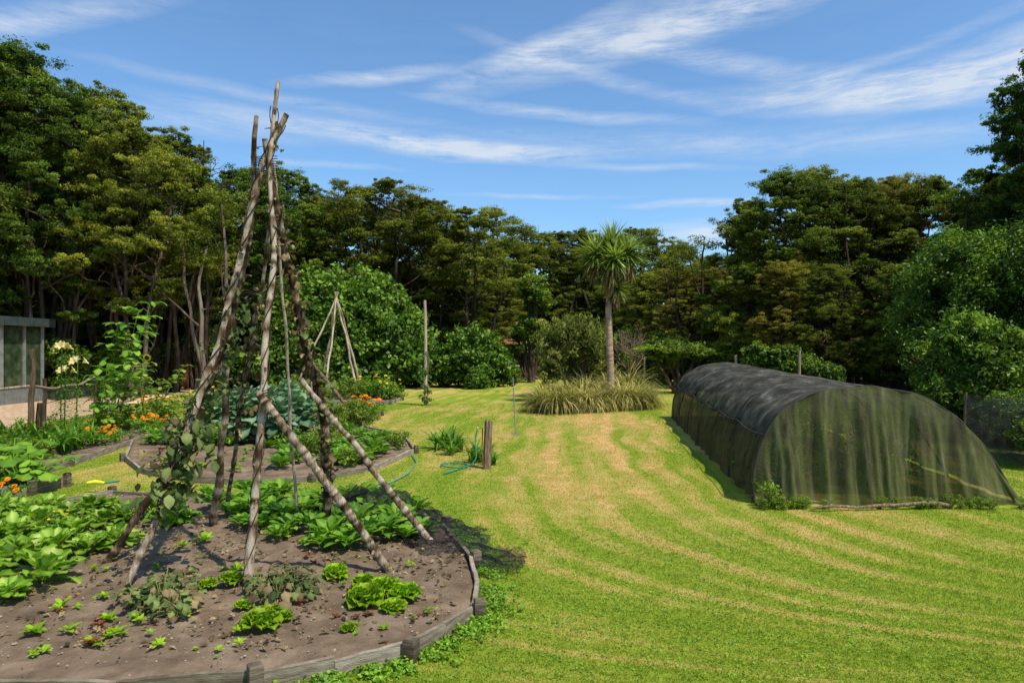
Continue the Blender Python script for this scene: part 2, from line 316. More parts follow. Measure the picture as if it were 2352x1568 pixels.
for (u,v,Ln,Wd,an,it) in streaks:
    a=math.atan((u-1176)/1568); b=math.atan((804-v)/math.hypot(1568,u-1176))
    mp=N(nt,'ShaderNodeMapping',vector_type='TEXTURE'); mp.inputs['Location'].default_value=(a+.025,b+.011,.0)
    mp.inputs['Rotation'].default_value=(0,0,math.radians(an)); mp.inputs['Scale'].default_value=(Ln/1568,Wd/1568,1)
    nt.links.new(AEW,mp.inputs[0]); 
    gr=N(nt,'ShaderNodeTexGradient',gradient_type='SPHERICAL'); nt.links.new(mp.outputs[0],gr.inputs[0])
    x=math_(nt,'MULTIPLY',gr.outputs['Fac'],it); acc=x if acc is None else math_(nt,'ADD',acc,x)
fib=noise_(nt,mapping(nt,AEW,(3.5,30,1),rot=(0,0,math.radians(-9))),1.6,10,.70,.5)
fib2=noise_(nt,mapping(nt,AEW,(11,60,1),rot=(0,0,math.radians(14))),1.5,8,.72,.3)
pat=noise_(nt,AEW,7,6,.65)
fb=math_(nt,'ADD',math_(nt,'MULTIPLY',fib,.45),math_(nt,'ADD',math_(nt,'MULTIPLY',fib2,.30),math_(nt,'MULTIPLY',pat,.25)))
fr=N(nt,'ShaderNodeMapRange'); fr.inputs[1].default_value=.39; fr.inputs[2].default_value=.63; nt.links.new(fb,fr.inputs[0])
cl=math_(nt,'MULTIPLY',math_(nt,'MULTIPLY',acc,1.1),math_(nt,'MULTIPLY_ADD',fr.outputs[0],1.0,.10),clamp=True)
cl=math_(nt,'MULTIPLY',math_(nt,'ADD',cl,math_(nt,'MULTIPLY',fr.outputs[0],.05)),.74,clamp=True)
upm=math_(nt,'MULTIPLY',el,8,clamp=True); cl=math_(nt,'MULTIPLY',cl,upm)
skc=mix_(nt,1.0,sky.outputs[0],(.93,1.26,1.46),'MULTIPLY')
fin=mix_(nt,cl,skc,(6.0,6.4,6.9)); nt.links.new(fin,bg.inputs[0]); nt.links.new(bg.outputs[0],out.inputs[0])
sl=bpy.data.lights.new('sun','SUN'); sl.energy=5; sl.angle=math.radians(.53); sl.color=(1,.95,.85)
so=bpy.data.objects.new('sun',sl); C.objects.link(so); so.rotation_euler=(-sdir).to_track_quat('-Z','Y').to_euler(); so.location=(0,0,30)
cam=bpy.data.cameras.new('camera'); cam.lens=24; cam.sensor_width=36; cam.shift_y=.0085; cam.clip_end=2000; cam.clip_start=.05
co=bpy.data.objects.new('camera',cam); C.objects.link(co); co.location=(0,0,EYE); co.rotation_euler=(math.radians(90),0,0)
bpy.context.scene.camera=co
sc=bpy.context.scene; sc.view_settings.view_transform='Standard'; sc.view_settings.look='None'; sc.view_settings.exposure=0

# ---------------------------------------------------------------- ground
mb=MB(); mb.add([(-600,-600,0),(600,-600,0),(600,600,0),(-600,600,0)],[(0,1,2,3)]); g=mb.obj('ground',[M['lawn']]); g['kind']='structure'
pl=[(-34,13),(-13,16.3),(-14.0,24),(-16.0,34),(-21,50),(-28,50),(-21.5,36),(-20,28),(-34,25)]
mb=MB(); mb.add([(x,y,.006) for x,y in pl]+[(-18.0,26,.006)],[(i,(i+1)%len(pl),len(pl)) for i in range(len(pl))]); g=mb.obj('path',[M['path']]); g['kind']='structure'

# ---------------------------------------------------------------- garden beds
BEDS=[]
def bed(poly, label, z=.07, bh=.15, group='timber edged garden beds', nostake=()):
    poly=[tuple(p) for p in poly]; BEDS.append(poly)
    c=np.mean(poly,0); root=empty('garden_bed',(c[0],c[1],0)); tag(root,label,'garden bed',group)
    P=np.array(poly); n=len(P); per=10
    ring=np.concatenate([P[i]+(P[(i+1)%n]-P[i])*np.linspace(0,1,per,endpoint=False)[:,None] for i in range(n)])
    K=len(ring); rs=np.linspace(0,1,48)[1:]
    V=[(0,0,z+.03)]
    for r in rs:
        for q in ring:
            x,y=(q-c)*r; h=z+.03*(mnoise.noise(Vector((x*1.3+c[0],y*1.3,0)))+.8*mnoise.noise(Vector((x*5,y*5+c[1],1)))+.8*mnoise.noise(Vector((x*13,y*13,2))))
            V.append((x,y,h if r<.999 else z-.04))
    mb=MB(); V=np.array(V)
    F4=[]; 
    for k in range(len(rs)-1):
        for j in range(K): F4.append((1+k*K+j,1+(k+1)*K+j,1+(k+1)*K+(j+1)%K,1+k*K+(j+1)%K))
    F3=[(0,1+j,1+(j+1)%K) for j in range(K)]
    mb.add(V,F4,.5); mb.add(V[:K+1],F3,.5); mb.obj('soil',[M['soil']],parent=root)
    for i in range(n):
        a=P[i]-c; b=P[(i+1)%n]-c; m=(a+b)/2; L=np.linalg.norm(b-a); an=math.atan2(b[1]-a[1],b[0]-a[0])
        mb=MB(); k=max(2,int(L/.08)); t=np.linspace(-L/2,L/2,k); rows=[]
        w2=.018; jit=R.normal(size=(k,2))*.003; tl=R.normal()*.02
        for j in range(k):
            zz=bh+jit[j,0]+tl*t[j]/L+.004*math.sin(t[j]*6+i*2); yy=jit[j,1]
            rows+= [(t[j],yy-w2,-.03),(t[j],yy-w2,zz),(t[j],yy+w2,zz),(t[j],yy+w2,-.03)]
        F=[]
        for j in range(k-1):
            for q in range(4): F.append((j*4+q,j*4+(q+1)%4,(j+1)*4+(q+1)%4,(j+1)*4+q))
        F+= [(0,1,2,3)[::-1],((k-1)*4,(k-1)*4+1,(k-1)*4+2,(k-1)*4+3)]
        mb.add(rows,F,R.uniform(.3,.7)); o=mb.obj('edging_board',[M['board']],smooth=False,parent=root,loc=(m[0],m[1],0)); o.rotation_euler=(0,0,an)
        if i in nostake: continue
        mb=MB(); s=.085; h=bh+R.uniform(.04,.08); u=np.array([(-1,-1),(1,-1),(1,1),(-1,1)])*s/2
        vv=[(*q,-.05) for q in u]+[(*q,h-.01) for q in u]+[(*(q*.8),h) for q in u]+[(0,0,h-.004)]
        mb.add(vv,[(0,1,5,4),(1,2,6,5),(2,3,7,6),(3,0,4,7),(4,5,9,8),(5,6,10,9),(6,7,11,10),(7,4,8,11)],R.uniform(.1,.4))
        mb.add(vv[8:],[(0,1,4),(1,2,4),(2,3,4),(3,0,4)],.2)
        dirn=unit(a)*.05
        o=mb.obj('stake',[M['board']],smooth=False,parent=root,loc=(a[0]+dirn[0],a[1]+dirn[1],0)); o.rotation_euler=(0,0,an+.2)
    return root
near_poly=[(-3.25,4.10),(-2.4,4.15),(-1.60,4.24),(-1.15,4.42),(-.72,4.64),(-.50,4.98),(-.30,5.36),(-.30,5.9),(-.40,6.6),(-.8,7.9),(-1.8,9.1),(-4.0,9.35),(-5.7,9.75),(-6.6,8.4),(-6.6,6.2),(-5.2,4.35)]
NP=len(near_poly)
bed(near_poly,'wide rounded garden bed of bare soil edged with grey boards',bh=.11,nostake=(1,3,5,7))
bed([(-7.3,12.9),(-6.3,11.6),(-5.04,10.8),(-4.1,10.65),(-3.2,10.9),(-2.4,11.9),(-2.0,13.9),(-2.55,16.2),(-4.1,18.4),(-7.6,18.4),(-8.6,15.5)],'garden bed of leafy greens edged with low grey boards',bh=.10,nostake=(1,3,5))
bed([(-7.8,19.6),(-5.6,19.1),(-4.1,19.6),(-4.2,21.8),(-6.6,23.6),(-9.3,23.5),(-10,21)],'small garden bed with marigolds at its board edge')
bed([(-9.9,28.2),(-7.2,27),(-4.7,26.4),(-4.6,28.5),(-6.3,33.5),(-9,36),(-12,35),(-12.5,31)],'garden bed around slim poles edged with timber')
bed([(-7.9,11.3),(-8.0,12.4),(-8.5,15.6),(-8.9,18.2),(-11.4,22),(-12,18.6),(-10.9,14.3),(-10.2,11.5)],'long flower bed with marigolds and lilies beside wire fence',bh=.12)
bed([(-9.9,8.6),(-7.0,9.9),(-6.9,10.5),(-8.0,10.95),(-10.6,11.0)],'small vegetable bed with dark soil and broad leaves')
mb=MB(); n=4200; x=R.uniform(-6.6,0,n); y=R.uniform(4.2,9.6,n); k=inpoly(x,y,[(a*.97-.08,b*.97+.2) for a,b in near_poly]); x=x[k];y=y[k]
for i in range(len(x)):
    s=R.uniform(.004,.012)*(1 if R.random()<.93 else 2.0); o=R.uniform(.6,1.3,(6,1))*np.array([(1,0,0),(-1,0,0),(0,1,0),(0,-1,0),(0,0,.7),(0,0,-.7)])*s
    mb.add(o+np.array([x[i],y[i],.08]),[(0,2,4),(2,1,4),(1,3,4),(3,0,4),(2,0,5),(1,2,5),(3,1,5),(0,3,5)],R.random())
xx=R.uniform(-5.5,-.4,1100); yy=R.uniform(4.6,8.5,1100); k=inpoly(xx,yy,near_poly); q=np.c_[xx[k],yy[k],np.full(k.sum(),.095)]
leaves(mb,q,np.full(len(q),.02),2,.05,.03,R,flat=.3,fold=True,up=2.0,tint=R.random(len(q)),mat=1)
g=mb.obj('soil_clods',[M['stone'],M['deadleaf']],smooth=False); g['kind']='stuff'; tag(g,'small clods and dry leaf bits scattered over bare soil','soil')

# ---------------------------------------------------------------- lawn blades
TUN=[(3.1,9.1),(7.3,9.1),(9.2,21.5),(4.8,21.5)]
def outside(x,y):
    k=np.ones(len(x),bool)
    for p in BEDS+[TUN]: k&=~inpoly(x,y,p)
    return k
n=640000; y=np.exp(R.uniform(math.log(3.9),math.log(27),n)); x=R.uniform(-.80,.80,n)*y+R.normal(size=n)*.1
k=outside(x,y)&(x>-9-.2*y)&(x<9.5+.05*y); x=x[k]; y=y[k]; n=len(x)
a=R.uniform(0,6.28,n); lean=R.uniform(.1,1.2,n); h=R.uniform(.007,.022,n)*(1+.004*y); wd=.0017*(.5+y/5)*R.uniform(.7,1.4,n)
b=np.stack([x,y,np.zeros(n)],1); s=np.stack([np.cos(a),np.sin(a),np.zeros(n)],1)*wd[:,None]
tip=b+np.stack([-np.sin(a)*lean*h,np.cos(a)*lean*h,h],1)
V=np.stack([b-s,b+s,tip],1).reshape(-1,3); mb=MB(); mb.add(V,np.arange(3*n).reshape(n,3),np.repeat(R.random(n),3))
g=mb.obj('grass',[M['blade']]); g['kind']='stuff'; tag(g,'short mown lawn grass, green with dry straw-coloured streaks','grass')
mb=MB(); pts=[]
P=np.array(near_poly)
for i in range(NP-1):
    L=np.linalg.norm(P[(i+1)%NP]-P[i]); m=int(L*(45 if i>8 else 190))
    cl_=R.random(6); t=(cl_[R.integers(6,size=m)]+R.normal(size=m)*.08).clip(0,1)[:,None]; q=P[i]+(P[(i+1)%NP]-P[i])*t; c=P.mean(0); q=q+unit(q-c)*(np.abs(R.normal(size=(m,1)))*.13+.04); pts.append(q)
q=np.concatenate(pts); leaves(mb,np.c_[q,np.full(len(q),.03)],np.full(len(q),.045),7,.028,.022,R,flat=.7,fold=True,up=1.0,tint=R.uniform(.4,1,len(q)))
q2=np.c_[R.uniform(-1.6,3.2,3200),R.uniform(4.0,8.0,3200)]; q2=q2[outside(q2[:,0],q2[:,1])]
leaves(mb,np.c_[q2,np.full(len(q2),.012)],np.full(len(q2),.035),4,.016,.014,R,flat=.3,fold=True,up=1.5,tint=R.uniform(.5,1,len(q2)))
g=mb.obj('clover',[M['veg']]); g['kind']='stuff'; tag(g,'clover and weeds creeping from lawn along timber edging','ground cover')

# ---------------------------------------------------------------- bean teepee
tp=empty('bean_teepee',(-2.35,6.8,0)); tag(tp,'tall teepee of rough weathered branches lashed at the top','plant support')
TPO=np.array([-2.35,6.8,0])
def pole(base,top,r0,r1,amp,tint,mids=None,knots=3,parent=tp,org=TPO,n=90):
    P=spline([base,*(mids or []),top],n,10)+wander((0,0,0),(0,0,0),n,amp,kmax=12,ex=.85)
    t=np.linspace(0,1,n); r=.92*(r0+(r1-r0)*t)*(1+.06*np.sin(t*23+R.random()*6)+.05*np.sin(t*51+R.random()*6))
    for _ in range(knots): r=r*(1+R.uniform(.12,.4)*np.exp(-((t-R.random())/.010)**2))
    mb=MB(); tube(mb,P-org,r,12,tint+.22*R.normal(size=n),rough=.08)
    for _ in range(knots):
        i=R.integers(6,n-3); d=unit(R.normal(size=3)+np.array([0,0,.8])); tube(mb,[P[i]-org,P[i]-org+d*R.uniform(.05,.13)],[r[i]*.45,r[i]*.22],6,tint)
    mb.obj('pole',[M['pole']],parent=parent); return P
pA=pole((-2.25,5.82,.0),(-2.30,6.72,4.74),.042,.018,.035,.66,mids=[(-2.26,6.1,1.5),(-2.24,6.4,2.9),(-2.33,6.6,4.0)],knots=5)
pB=pole((-3.30,5.77,.0),(-2.20,6.66,4.40),.030,.030,.05,.58,mids=[(-2.98,6.1,1.1),(-2.74,6.38,2.1),(-2.56,6.55,3.2),(-2.44,6.6,3.9)],knots=6)
pC=pole((-3.94,6.57,.0),(-2.48,6.9,4.1),.038,.024,.05,.28,mids=[(-3.45,6.75,.85),(-2.98,6.85,1.9),(-2.68,6.9,3.1)],knots=6)
pD=pole((-3.46,7.92,.0),(-2.62,7.0,4.50),.048,.024,.05,.42,mids=[(-3.14,7.5,1.3),(-2.98,7.3,2.4),(-2.74,7.1,3.6)],knots=6)
pE=pole((-2.15,7.9,.0),(-2.52,6.95,4.25),.056,.028,.06,.3,mids=[(-2.12,7.5,1.4),(-2.30,7.2,2.6),(-2.42,7.05,3.6)],knots=7)
pF=pole((-1.09,6.32,.0),(-2.23,5.98,1.74),.046,.036,.02,.55)
pG=pole((-.78,7.14,.0),(-2.18,7.05,1.80),.040,.03,.02,.60)
pH=pole((-2.55,8.1,0),(-2.48,7.05,4.1),.022,.012,.04,.85)
pI=pole((-3.60,8.6,0),(-2.47,7.1,3.9),.028,.018,.05,.42)
for q,zc in enumerate((3.98,3.86,1.73)):
    mb=MB(); th=np.linspace(0,2*np.pi*4,70); c0=np.array([-2.45,6.8,zc]) if zc>3 else (pA[int(zc/4.74*89)])
    rr=.11 if zc>3 else .05
    tube(mb,np.c_[np.cos(th)*rr,np.sin(th)*rr*.8,np.linspace(-.05,.05,70)+.02*np.sin(th)]+c0-TPO,.004,5,.3)
    mb.obj('twine',[M['bark']],parent=tp)
def vine(P,t0,t1,nl,label,size=.09,mat='bean',spread=.1,off=(0,0,0)):
    i0,i1=int(t0*(len(P)-1)),int(t1*(len(P)-1)); Q=P[i0:i1+1]; o=Q[0].copy(); o[2]=0
    mb=MB(); th=np.linspace(0,14*(t1-t0)*3,90); t=np.linspace(0,1,90); s=np.linspace(0,1,len(Q))
    for ph in (0,2.5):
        c=np.stack([np.interp(t,s,Q[:,i]) for i in range(3)],1)-o
        tube(mb,c+np.c_[np.cos(th+ph),np.sin(th+ph),np.zeros(90)]*.042,.005,5,.3,mat=1)
    k=R.random(nl); c0=np.stack([np.interp(k,s,Q[:,i]) for i in range(3)],1)-o; c=c0+R.normal(size=(nl,3))*spread*np.array([1,1,.8])+np.array(off)
    for q in range(nl):
        if q%3==0: tube(mb,[c0[q],(c0[q]+c[q])/2+np.array([0,0,.03]),c[q]],.003,4,.4,mat=1,cap=False)
        grow_leaf(mb,c[q],R.uniform(0,6.28),size*R.uniform(.6,1.4),size*R.uniform(.5,1.0),R.uniform(-1.3,.2),R.uniform(.3,1.3),.16,R,nl=5,nc=4,tint=R.uniform(0,1),shape=.7)
    ob=mb.obj('bean_vine',[M[mat],M['bark']],loc=tuple(o)); tag(ob,label,'climbing plant','bean vines on the poles'); return ob
vine(pB,.16,.34,140,'wilting bean vine with drooping leaves around a pole',.11,spread=.11,off=(.05,0,0))
vine(pB,.18,.38,60,'dry hanging bean leaves on a leaning pole',.09,'deadleaf',.11)
vine(pB,.36,.98,60,'dry bean vine wound along a leaning pole',.05,'deadleaf',.045)
vine(pC,.24,.42,36,'wilting bean vine on a dark low pole',.10,spread=.08)
vine(pC,.45,.68,80,'green bean vine clinging high on a pole',.08,spread=.10)
vine(pA,.02,.95,50,'thin dry bean vine twisted up a pole',.04,'deadleaf',.03)
vine(pD,.38,.6,70,'bean vine with curled leaves on a pole',.08,spread=.10)
vine(pE,.1,.85,260,'thick dried bean vine covering a pole',.075,'deadleaf',.055)
vine(pE,.3,.6,40,'green bean leaves hanging on a pole',.08,spread=.08)
vine(pI,.3,.7,80,'dried bean vine hanging on a thin pole',.08,'deadleaf',.08)

ft=empty('bean_teepee',(-8.6,33,0)); tag(ft,'smaller teepee of slim bare poles in a garden bed','plant support'); FO=np.array([-8.6,33,0])
for b in [(-10.3,32.2),(-8.55,31.2),(-7.3,32.4),(-9.7,34.6),(-7.6,34.4)]:
    q=(np.array([-8.5,33,0])-np.array([*b,0])); pole((*b,0),tuple(np.array([*b,0])+q*1.05+np.array([0,0,4.9])),.06,.04,.06,.7,parent=ft,org=FO,n=20,knots=2)
lp=MB(); P=wander((-4.6,20.6,0),(-6.55,21.2,2.15),20,.05); tube(lp,P-np.array([-4.6,20.6,0]),np.linspace(.06,.045,20),9,.4,rough=.05)
o=lp.obj('leaning_pole',[M['pole']],loc=(-4.6,20.6,0)); tag(o,'rough pole leaning in a bed beside marigolds','pole')
lp=MB(); P=wander((0,0,0),(-.05,0,4.0),20,.04); tube(lp,P,np.linspace(.07,.05,20),9,.75,rough=.04)
c=np.c_[R.normal(size=26)*.1,R.normal(size=26)*.1,R.uniform(.1,2.0,26)]; leaves(lp,c,np.full(26,.14),16,.12,.07,R,fold=True,hang=.5,mat=1)
o=lp.obj('tall_post',[M['pole'],M['bean']],loc=(*at(979,26),0)); tag(o,'tall slim timber post with vine climbing its foot','post')

# ---------------------------------------------------------------- black bird net heaped on the bed edge
mb=MB(); nu,nv=260,110
key=np.array([(-2.4,8.9),(-1.7,8.4),(-1.1,7.9),(-.62,7.2),(-.22,6.7),(.14,6.40)]); s=np.linspace(0,1,len(key)); uu=np.linspace(0,1,nu)
cx=np.interp(uu,s,key[:,0]); cy=np.interp(uu,s,key[:,1]); wdt=np.interp(uu,[0,.3,.6,.85,1],[.25,.42,.42,.26,.08])*(1+.25*np.sin(uu*25)+.15*np.sin(uu*61)); hh=np.interp(uu,[0,.2,.45,.7,1],[.35,.44,.26,.08,.03])
V=[]
for i in range(nu):
    for j in range(nv):
        v=(j/(nv-1))*2-1; x=cx[i]+v*wdt[i]*.75; y=cy[i]+v*wdt[i]*.8
        nz=mnoise.noise(Vector((x*3,y*3,0)))*.18+mnoise.noise(Vector((x*7,y*7,4)))*.12; cr=abs(mnoise.noise(Vector((x*9,y*9,4))))*.10+abs(mnoise.noise(Vector((x*20,y*20,4))))*.03
        V.append((x+mnoise.noise(Vector((x*5,y*5,9)))*.14,y+mnoise.noise(Vector((x*5,y*5,19)))*.14,max(.015,.03+hh[i]*(1-abs(v)**1.6)*(.7+nz*1.5)+nz*.2+cr*.8)))
F=[(i*nv+j,i*nv+j+1,(i+1)*nv+j+1,(i+1)*nv+j) for i in range(nu-1) for j in range(nv-1)]
mb.add(V,F); o=mb.obj('bird_net',[M['blacknet']]); tag(o,'crumpled black bird netting draped over plants at bed edge','netting')

# ---------------------------------------------------------------- vegetables
def plant_mesh(kind,seed):
    r=np.random.default_rng(seed); mb=MB(); mats=[M['veg']]
    if kind=='lettuce':
        for i in range(34):
            f=i/34; grow_leaf(mb,(r.normal()*.006,r.normal()*.006,0),i*2.4,.15-.03*f,.12,.35+.95*f,.6-.4*f,.15,r,nl=8,nc=7,cup=.45,tint=.25+.5*f,shape=1.3,stalk=0,freq=18)
        mats=[M['lettuce']]
    elif kind=='choy':
        for i in range(24):
            f=i/24; grow_leaf(mb,(0,0,0),i*2.4+r.normal()*.25,(.31-.08*f)*r.uniform(.75,1.15),.13*r.uniform(.7,1.15),.6+.8*f+r.normal()*.15,1.1-.5*f,.12,r,nl=10,nc=7,cup=.15,tint=.22+.4*f+r.normal()*.16,shape=1.5,stalk=.3,rib=.3,freq=14)
        mats=[M['choy']]
    elif kind=='greens':
        for i in range(20):
            f=i/20; grow_leaf(mb,(r.normal()*.01,r.normal()*.01,0),i*2.4,.30-.05*f,.085,.7+.7*f,.9,.12,r,nl=8,nc=5,tint=.25+.5*r.random(),shape=1.3,stalk=.3,rib=.2)
    elif kind=='kale':
        tube(mb,[(0,0,0),(0.02,0,.7)],[.03,.02],7,.2)
        for i in range(38):
            f=i/38; grow_leaf(mb,(0,0,.2+.5*f),i*2.4,.44-.18*f,.24-.08*f,.35+1.0*f,1.3-.6*f,.16,r,nl=8,nc=6,cup=.15,tint=.15+.6*r.random(),shape=1.3,stalk=.2,rib=.2)
        mats=[M['kale']]
    elif kind=='squash':
        for i in range(38):
            a=i*2.4; rr=r.uniform(.02,.27); b=(math.cos(a)*rr,math.sin(a)*rr,r.uniform(.02,.17)); L=r.uniform(.06,.12)
            grow_leaf(mb,b,a,L,L*.85,r.uniform(-.5,.4),r.uniform(.5,1.5),.14,r,nl=6,nc=5,cup=-.15,tint=r.random(),shape=.75,stalk=0,mat=int(r.random()<.3))
            tube(mb,[(0,0,0),(b[0]*.6,b[1]*.6,b[2]*.7),b],.004,5,.8)
        mats=[M['bean'],M['deadleaf']]
    elif kind=='bigleaf':
        for i in range(18):
            a=i*2.4; rr=.12+.26*r.random(); b=(math.cos(a)*rr,math.sin(a)*rr,r.uniform(.15,.45)); L=r.uniform(.16,.28)
            grow_leaf(mb,b,a,L,L,r.uniform(-.1,.6),r.uniform(.5,1.1),.08,r,nl=8,nc=7,cup=-.2,tint=.3+.5*r.random(),shape=.7,stalk=0)
            tube(mb,[(0,0,0),(b[0]*.6,b[1]*.6,b[2]*.7),b],.010,5,.8)
    elif kind in('seedling','redseedling'):
        for i in range(9): grow_leaf(mb,(r.normal()*.004,r.normal()*.004,0),i*2.4,.07*r.uniform(.7,1.2),.032,.3+r.random()*.8,.6,.12,r,nl=5,nc=4,tint=.2+.6*r.random())
        mats=[M['lettuce' if kind=='seedling' else 'red']]
    elif kind=='strap':
        for i in range(34): grow_leaf(mb,(r.normal()*.04,r.normal()*.04,0),r.uniform(0,6.28),r.uniform(.35,.6),.045,1.3,1.7*r.random()+.5,.0,r,nl=8,nc=3,cup=.4,tint=r.random()*.7,shape=.5,stalk=0)
    elif kind=='herb':
        c=np.c_[r.normal(size=(26,2))*.12,r.uniform(.04,.36,26)]; leaves(mb,c,np.full(26,.085),22,.045,.024,r,fold=True,tint=r.random(26)); 
        for q in c: tube(mb,[(0,0,0),q],.004,4,.5)
        mats=[M['lightleaf']]
    return mb.mesh(kind+'_leaves',mats)
VK={k:[plant_mesh(k,s+i) for i in range(n)] for k,s,n in [('lettuce',10,3),('choy',20,5),('greens',30,4),('kale',40,2),('squash',50,3),('bigleaf',60,2),('seedling',70,3),('redseedling',75,2),('strap',80,2),('herb',90,4)]}
INFO={'lettuce':('lettuce','bright frilly green lettuce growing in bare soil','lettuce'),'choy':('pak_choi','broad pale-green pak choi plant in the bed','vegetable'),
'greens':('silverbeet','upright leafy silverbeet plant in the bed','vegetable'),'kale':('kale_plant','large blue-green kale plant with curled leaves','vegetable'),
'squash':('bean_bush','low bean plant with tired drooping leaves','vegetable'),'bigleaf':('squash_plant','squash plant with very broad green leaves','vegetable'),
'seedling':('seedling','tiny yellow-green seedling in bare soil','seedling'),'redseedling':('red_seedling','small red-leaved seedling in bare soil','seedling'),'strap':('strap_leaf_plant','clump of arching dark green strap leaves','plant'),'herb':('garden_herb','bushy light green herb in the flower bed','plant')}
def put(kind,x,y,s=1,z=.09,rz=None,sz=None):
    nm,lb,cat=INFO[kind]; o=bpy.data.objects.new(nm,VK[kind][R.integers(len(VK[kind]))]); C.objects.link(o)
    o.location=(x,y,z); o.scale=(s,s,s*(sz or R.uniform(.85,1.15))); o.rotation_euler=(R.normal()*.08,R.normal()*.08,R.uniform(0,6.28) if rz is None else rz)
    tag(o,lb,cat,nm.replace('_',' ')+' plants in the garden'); return o
for u,v,s in [(840,1410,1.25),(930,1400,1.1),(600,1465,1.1),(620,1440,.8),(770,1345,.9),(880,1380,1.0),(478,1368,.6),(530,1360,.8),(835,1365,.8),(800,1475,.45),(385,1222,.9),(560,1420,.6),(655,1445,.5),(905,1425,.8)]: put('lettuce',*gp(u,v),s)
for u,v,s in [(80,1480,1.5),(160,1475,1.2),(145,1415,1.2),(265,1480,1.1),(102,1525,.8),(205,1500,.8),(470,1262,1.9),(420,1275,1.4),(215,1330,1),(240,1395,.9),(700,1270,1.6),(655,1250,1.6),(345,1480,.5),(430,1440,.8),(330,1250,1.3),(545,1330,1.4),(250,1450,1.2),(180,1420,.7),(780,1325,1.0),(360,1330,.8)]: put('seedling',*gp(u,v),s)
for i in range(110):
    x,y=gp(R.uniform(60,1040),R.uniform(1240,1540)); 
    if inpoly(np.array([x]),np.array([y]),[(a*.93-.15,b*.95+.3) for a,b in near_poly])[0]: put('seedling' if R.random()<.75 else 'redseedling',x,y,R.uniform(.25,.85))
for u,v,s in [(210,1510,1.1),(230,1465,.8)]: put('redseedling',*gp(u,v),s)
for u,v,s in [(100,1360,1.25),(20,1320,1.2),(125,1290,1.1),(30,1260,1.1),(170,1250,1.1),(230,1225,1),(285,1215,.9),(90,1230,1.1),(-30,1275,1.2),(150,1210,1),(10,1400,.8),(-40,1230,1.2),(390,1215,1.1),(350,1200,.9),(430,1210,.6),(200,1290,.9),(265,1270,.9),(-60,1350,1.1),(60,1310,1),(60,1200,1),(110,1190,1),(0,1200,1),(200,1190,1),(250,1185,.9)]: put('choy',*gp(u,v),s)
for u,v,s in [(540,1200,1),(580,1190,1.1),(620,1195,1.1),(560,1225,.8),(600,1230,1),(650,1215,1.2),(690,1200,1.2),(665,1240,.9),(640,1255,.7),(760,1262,1.1),(800,1275,1.0),(740,1275,.8),(840,1262,1.1),(880,1250,1.2),(820,1225,1.2),(910,1225,1.2),(860,1200,1.3),(770,1215,1.2),(790,1180,1.3),(715,1235,1),(930,1255,.8),(700,1175,1.1),(600,1170,1.2),(540,1175,1),(740,1180,1.3),(830,1170,1.3),(570,1150,1.2),(640,1160,1.3),(880,1170,1.2),(500,1180,.9),(480,1160,.9),(950,1200,1.0),(920,1190,1.1),(970,1240,.9)]: put('greens',*gp(u,v),s)
for u,v,s in [(370,1410,1.0),(410,1430,.8),(320,1405,.8),(640,1395,.95),(600,1375,.7),(680,1385,.8),(395,1370,.7),(660,1350,.6)]: put('squash',*gp(u,v),s)
b1=[(a*.93-.35,b*.95+.7) for a,b in BEDS[1]]; k=0
for i in range(500):
    u=R.uniform(330,945); v=R.uniform(990,1092); x,y=gp(u,v)
    if not inpoly(np.array([x]),np.array([y]),b1)[0]: continue
    if u<620 and v>1040: put('redseedling' if R.random()<.4 else 'seedling',x,y,R.uniform(.8,1.8))
    else: put('greens' if R.random()<.8 else 'herb',x,y,R.uniform(.9,1.4))
    k+=1
    if k>140: break
for u,v,s in [(500,1020,1.35),(560,1025,1.4),(620,1020,1.4),(675,1012,1.3),(470,1010,1.2),(590,1000,1.35),(655,1000,1.3),(530,1000,1.35),(700,1002,1.1),(640,1030,1.1)]: put('kale',*gp(u,v),s)
for i in range(26): put('herb',*gp(R.uniform(520,860),R.uniform(968,985)),R.uniform(1.0,1.6))
for i in range(24):
    x,y=gp(R.uniform(640,890),R.uniform(908,925)); put('herb',x,y,R.uniform(1.2,2.4))
for i in range(46):
    t=R.random(); x=-8.7-R.random()*1.6-1.2*t; y=12+t*8.5; put('herb',x,y,R.uniform(.7,1.3))
for u,v,s in [(20,1030,1.5),(60,1040,1.4),(100,1050,1.5),(150,1050,1.4),(180,1040,1.2),(30,1060,1.3),(215,1030,1.1),(1010,1032,1.15),(1050,1038,1.0),(1030,1030,1.1),(1090,1062,1.0),(1115,1058,.9),(1130,1068,.7),(1035,1045,.8)]: put('strap',*gp(u,v),s,z=.0 if u>900 else .08)
for u,v,s in [(50,1125,1.0),(85,1125,.9),(10,1115,1.1),(30,1095,1.1),(-30,1120,1.2)]: put('bigleaf',*gp(u,v),s)
for i in range(16): put('herb',*gp(R.uniform(440,700),R.uniform(955,968)),R.uniform(1.0,1.8))

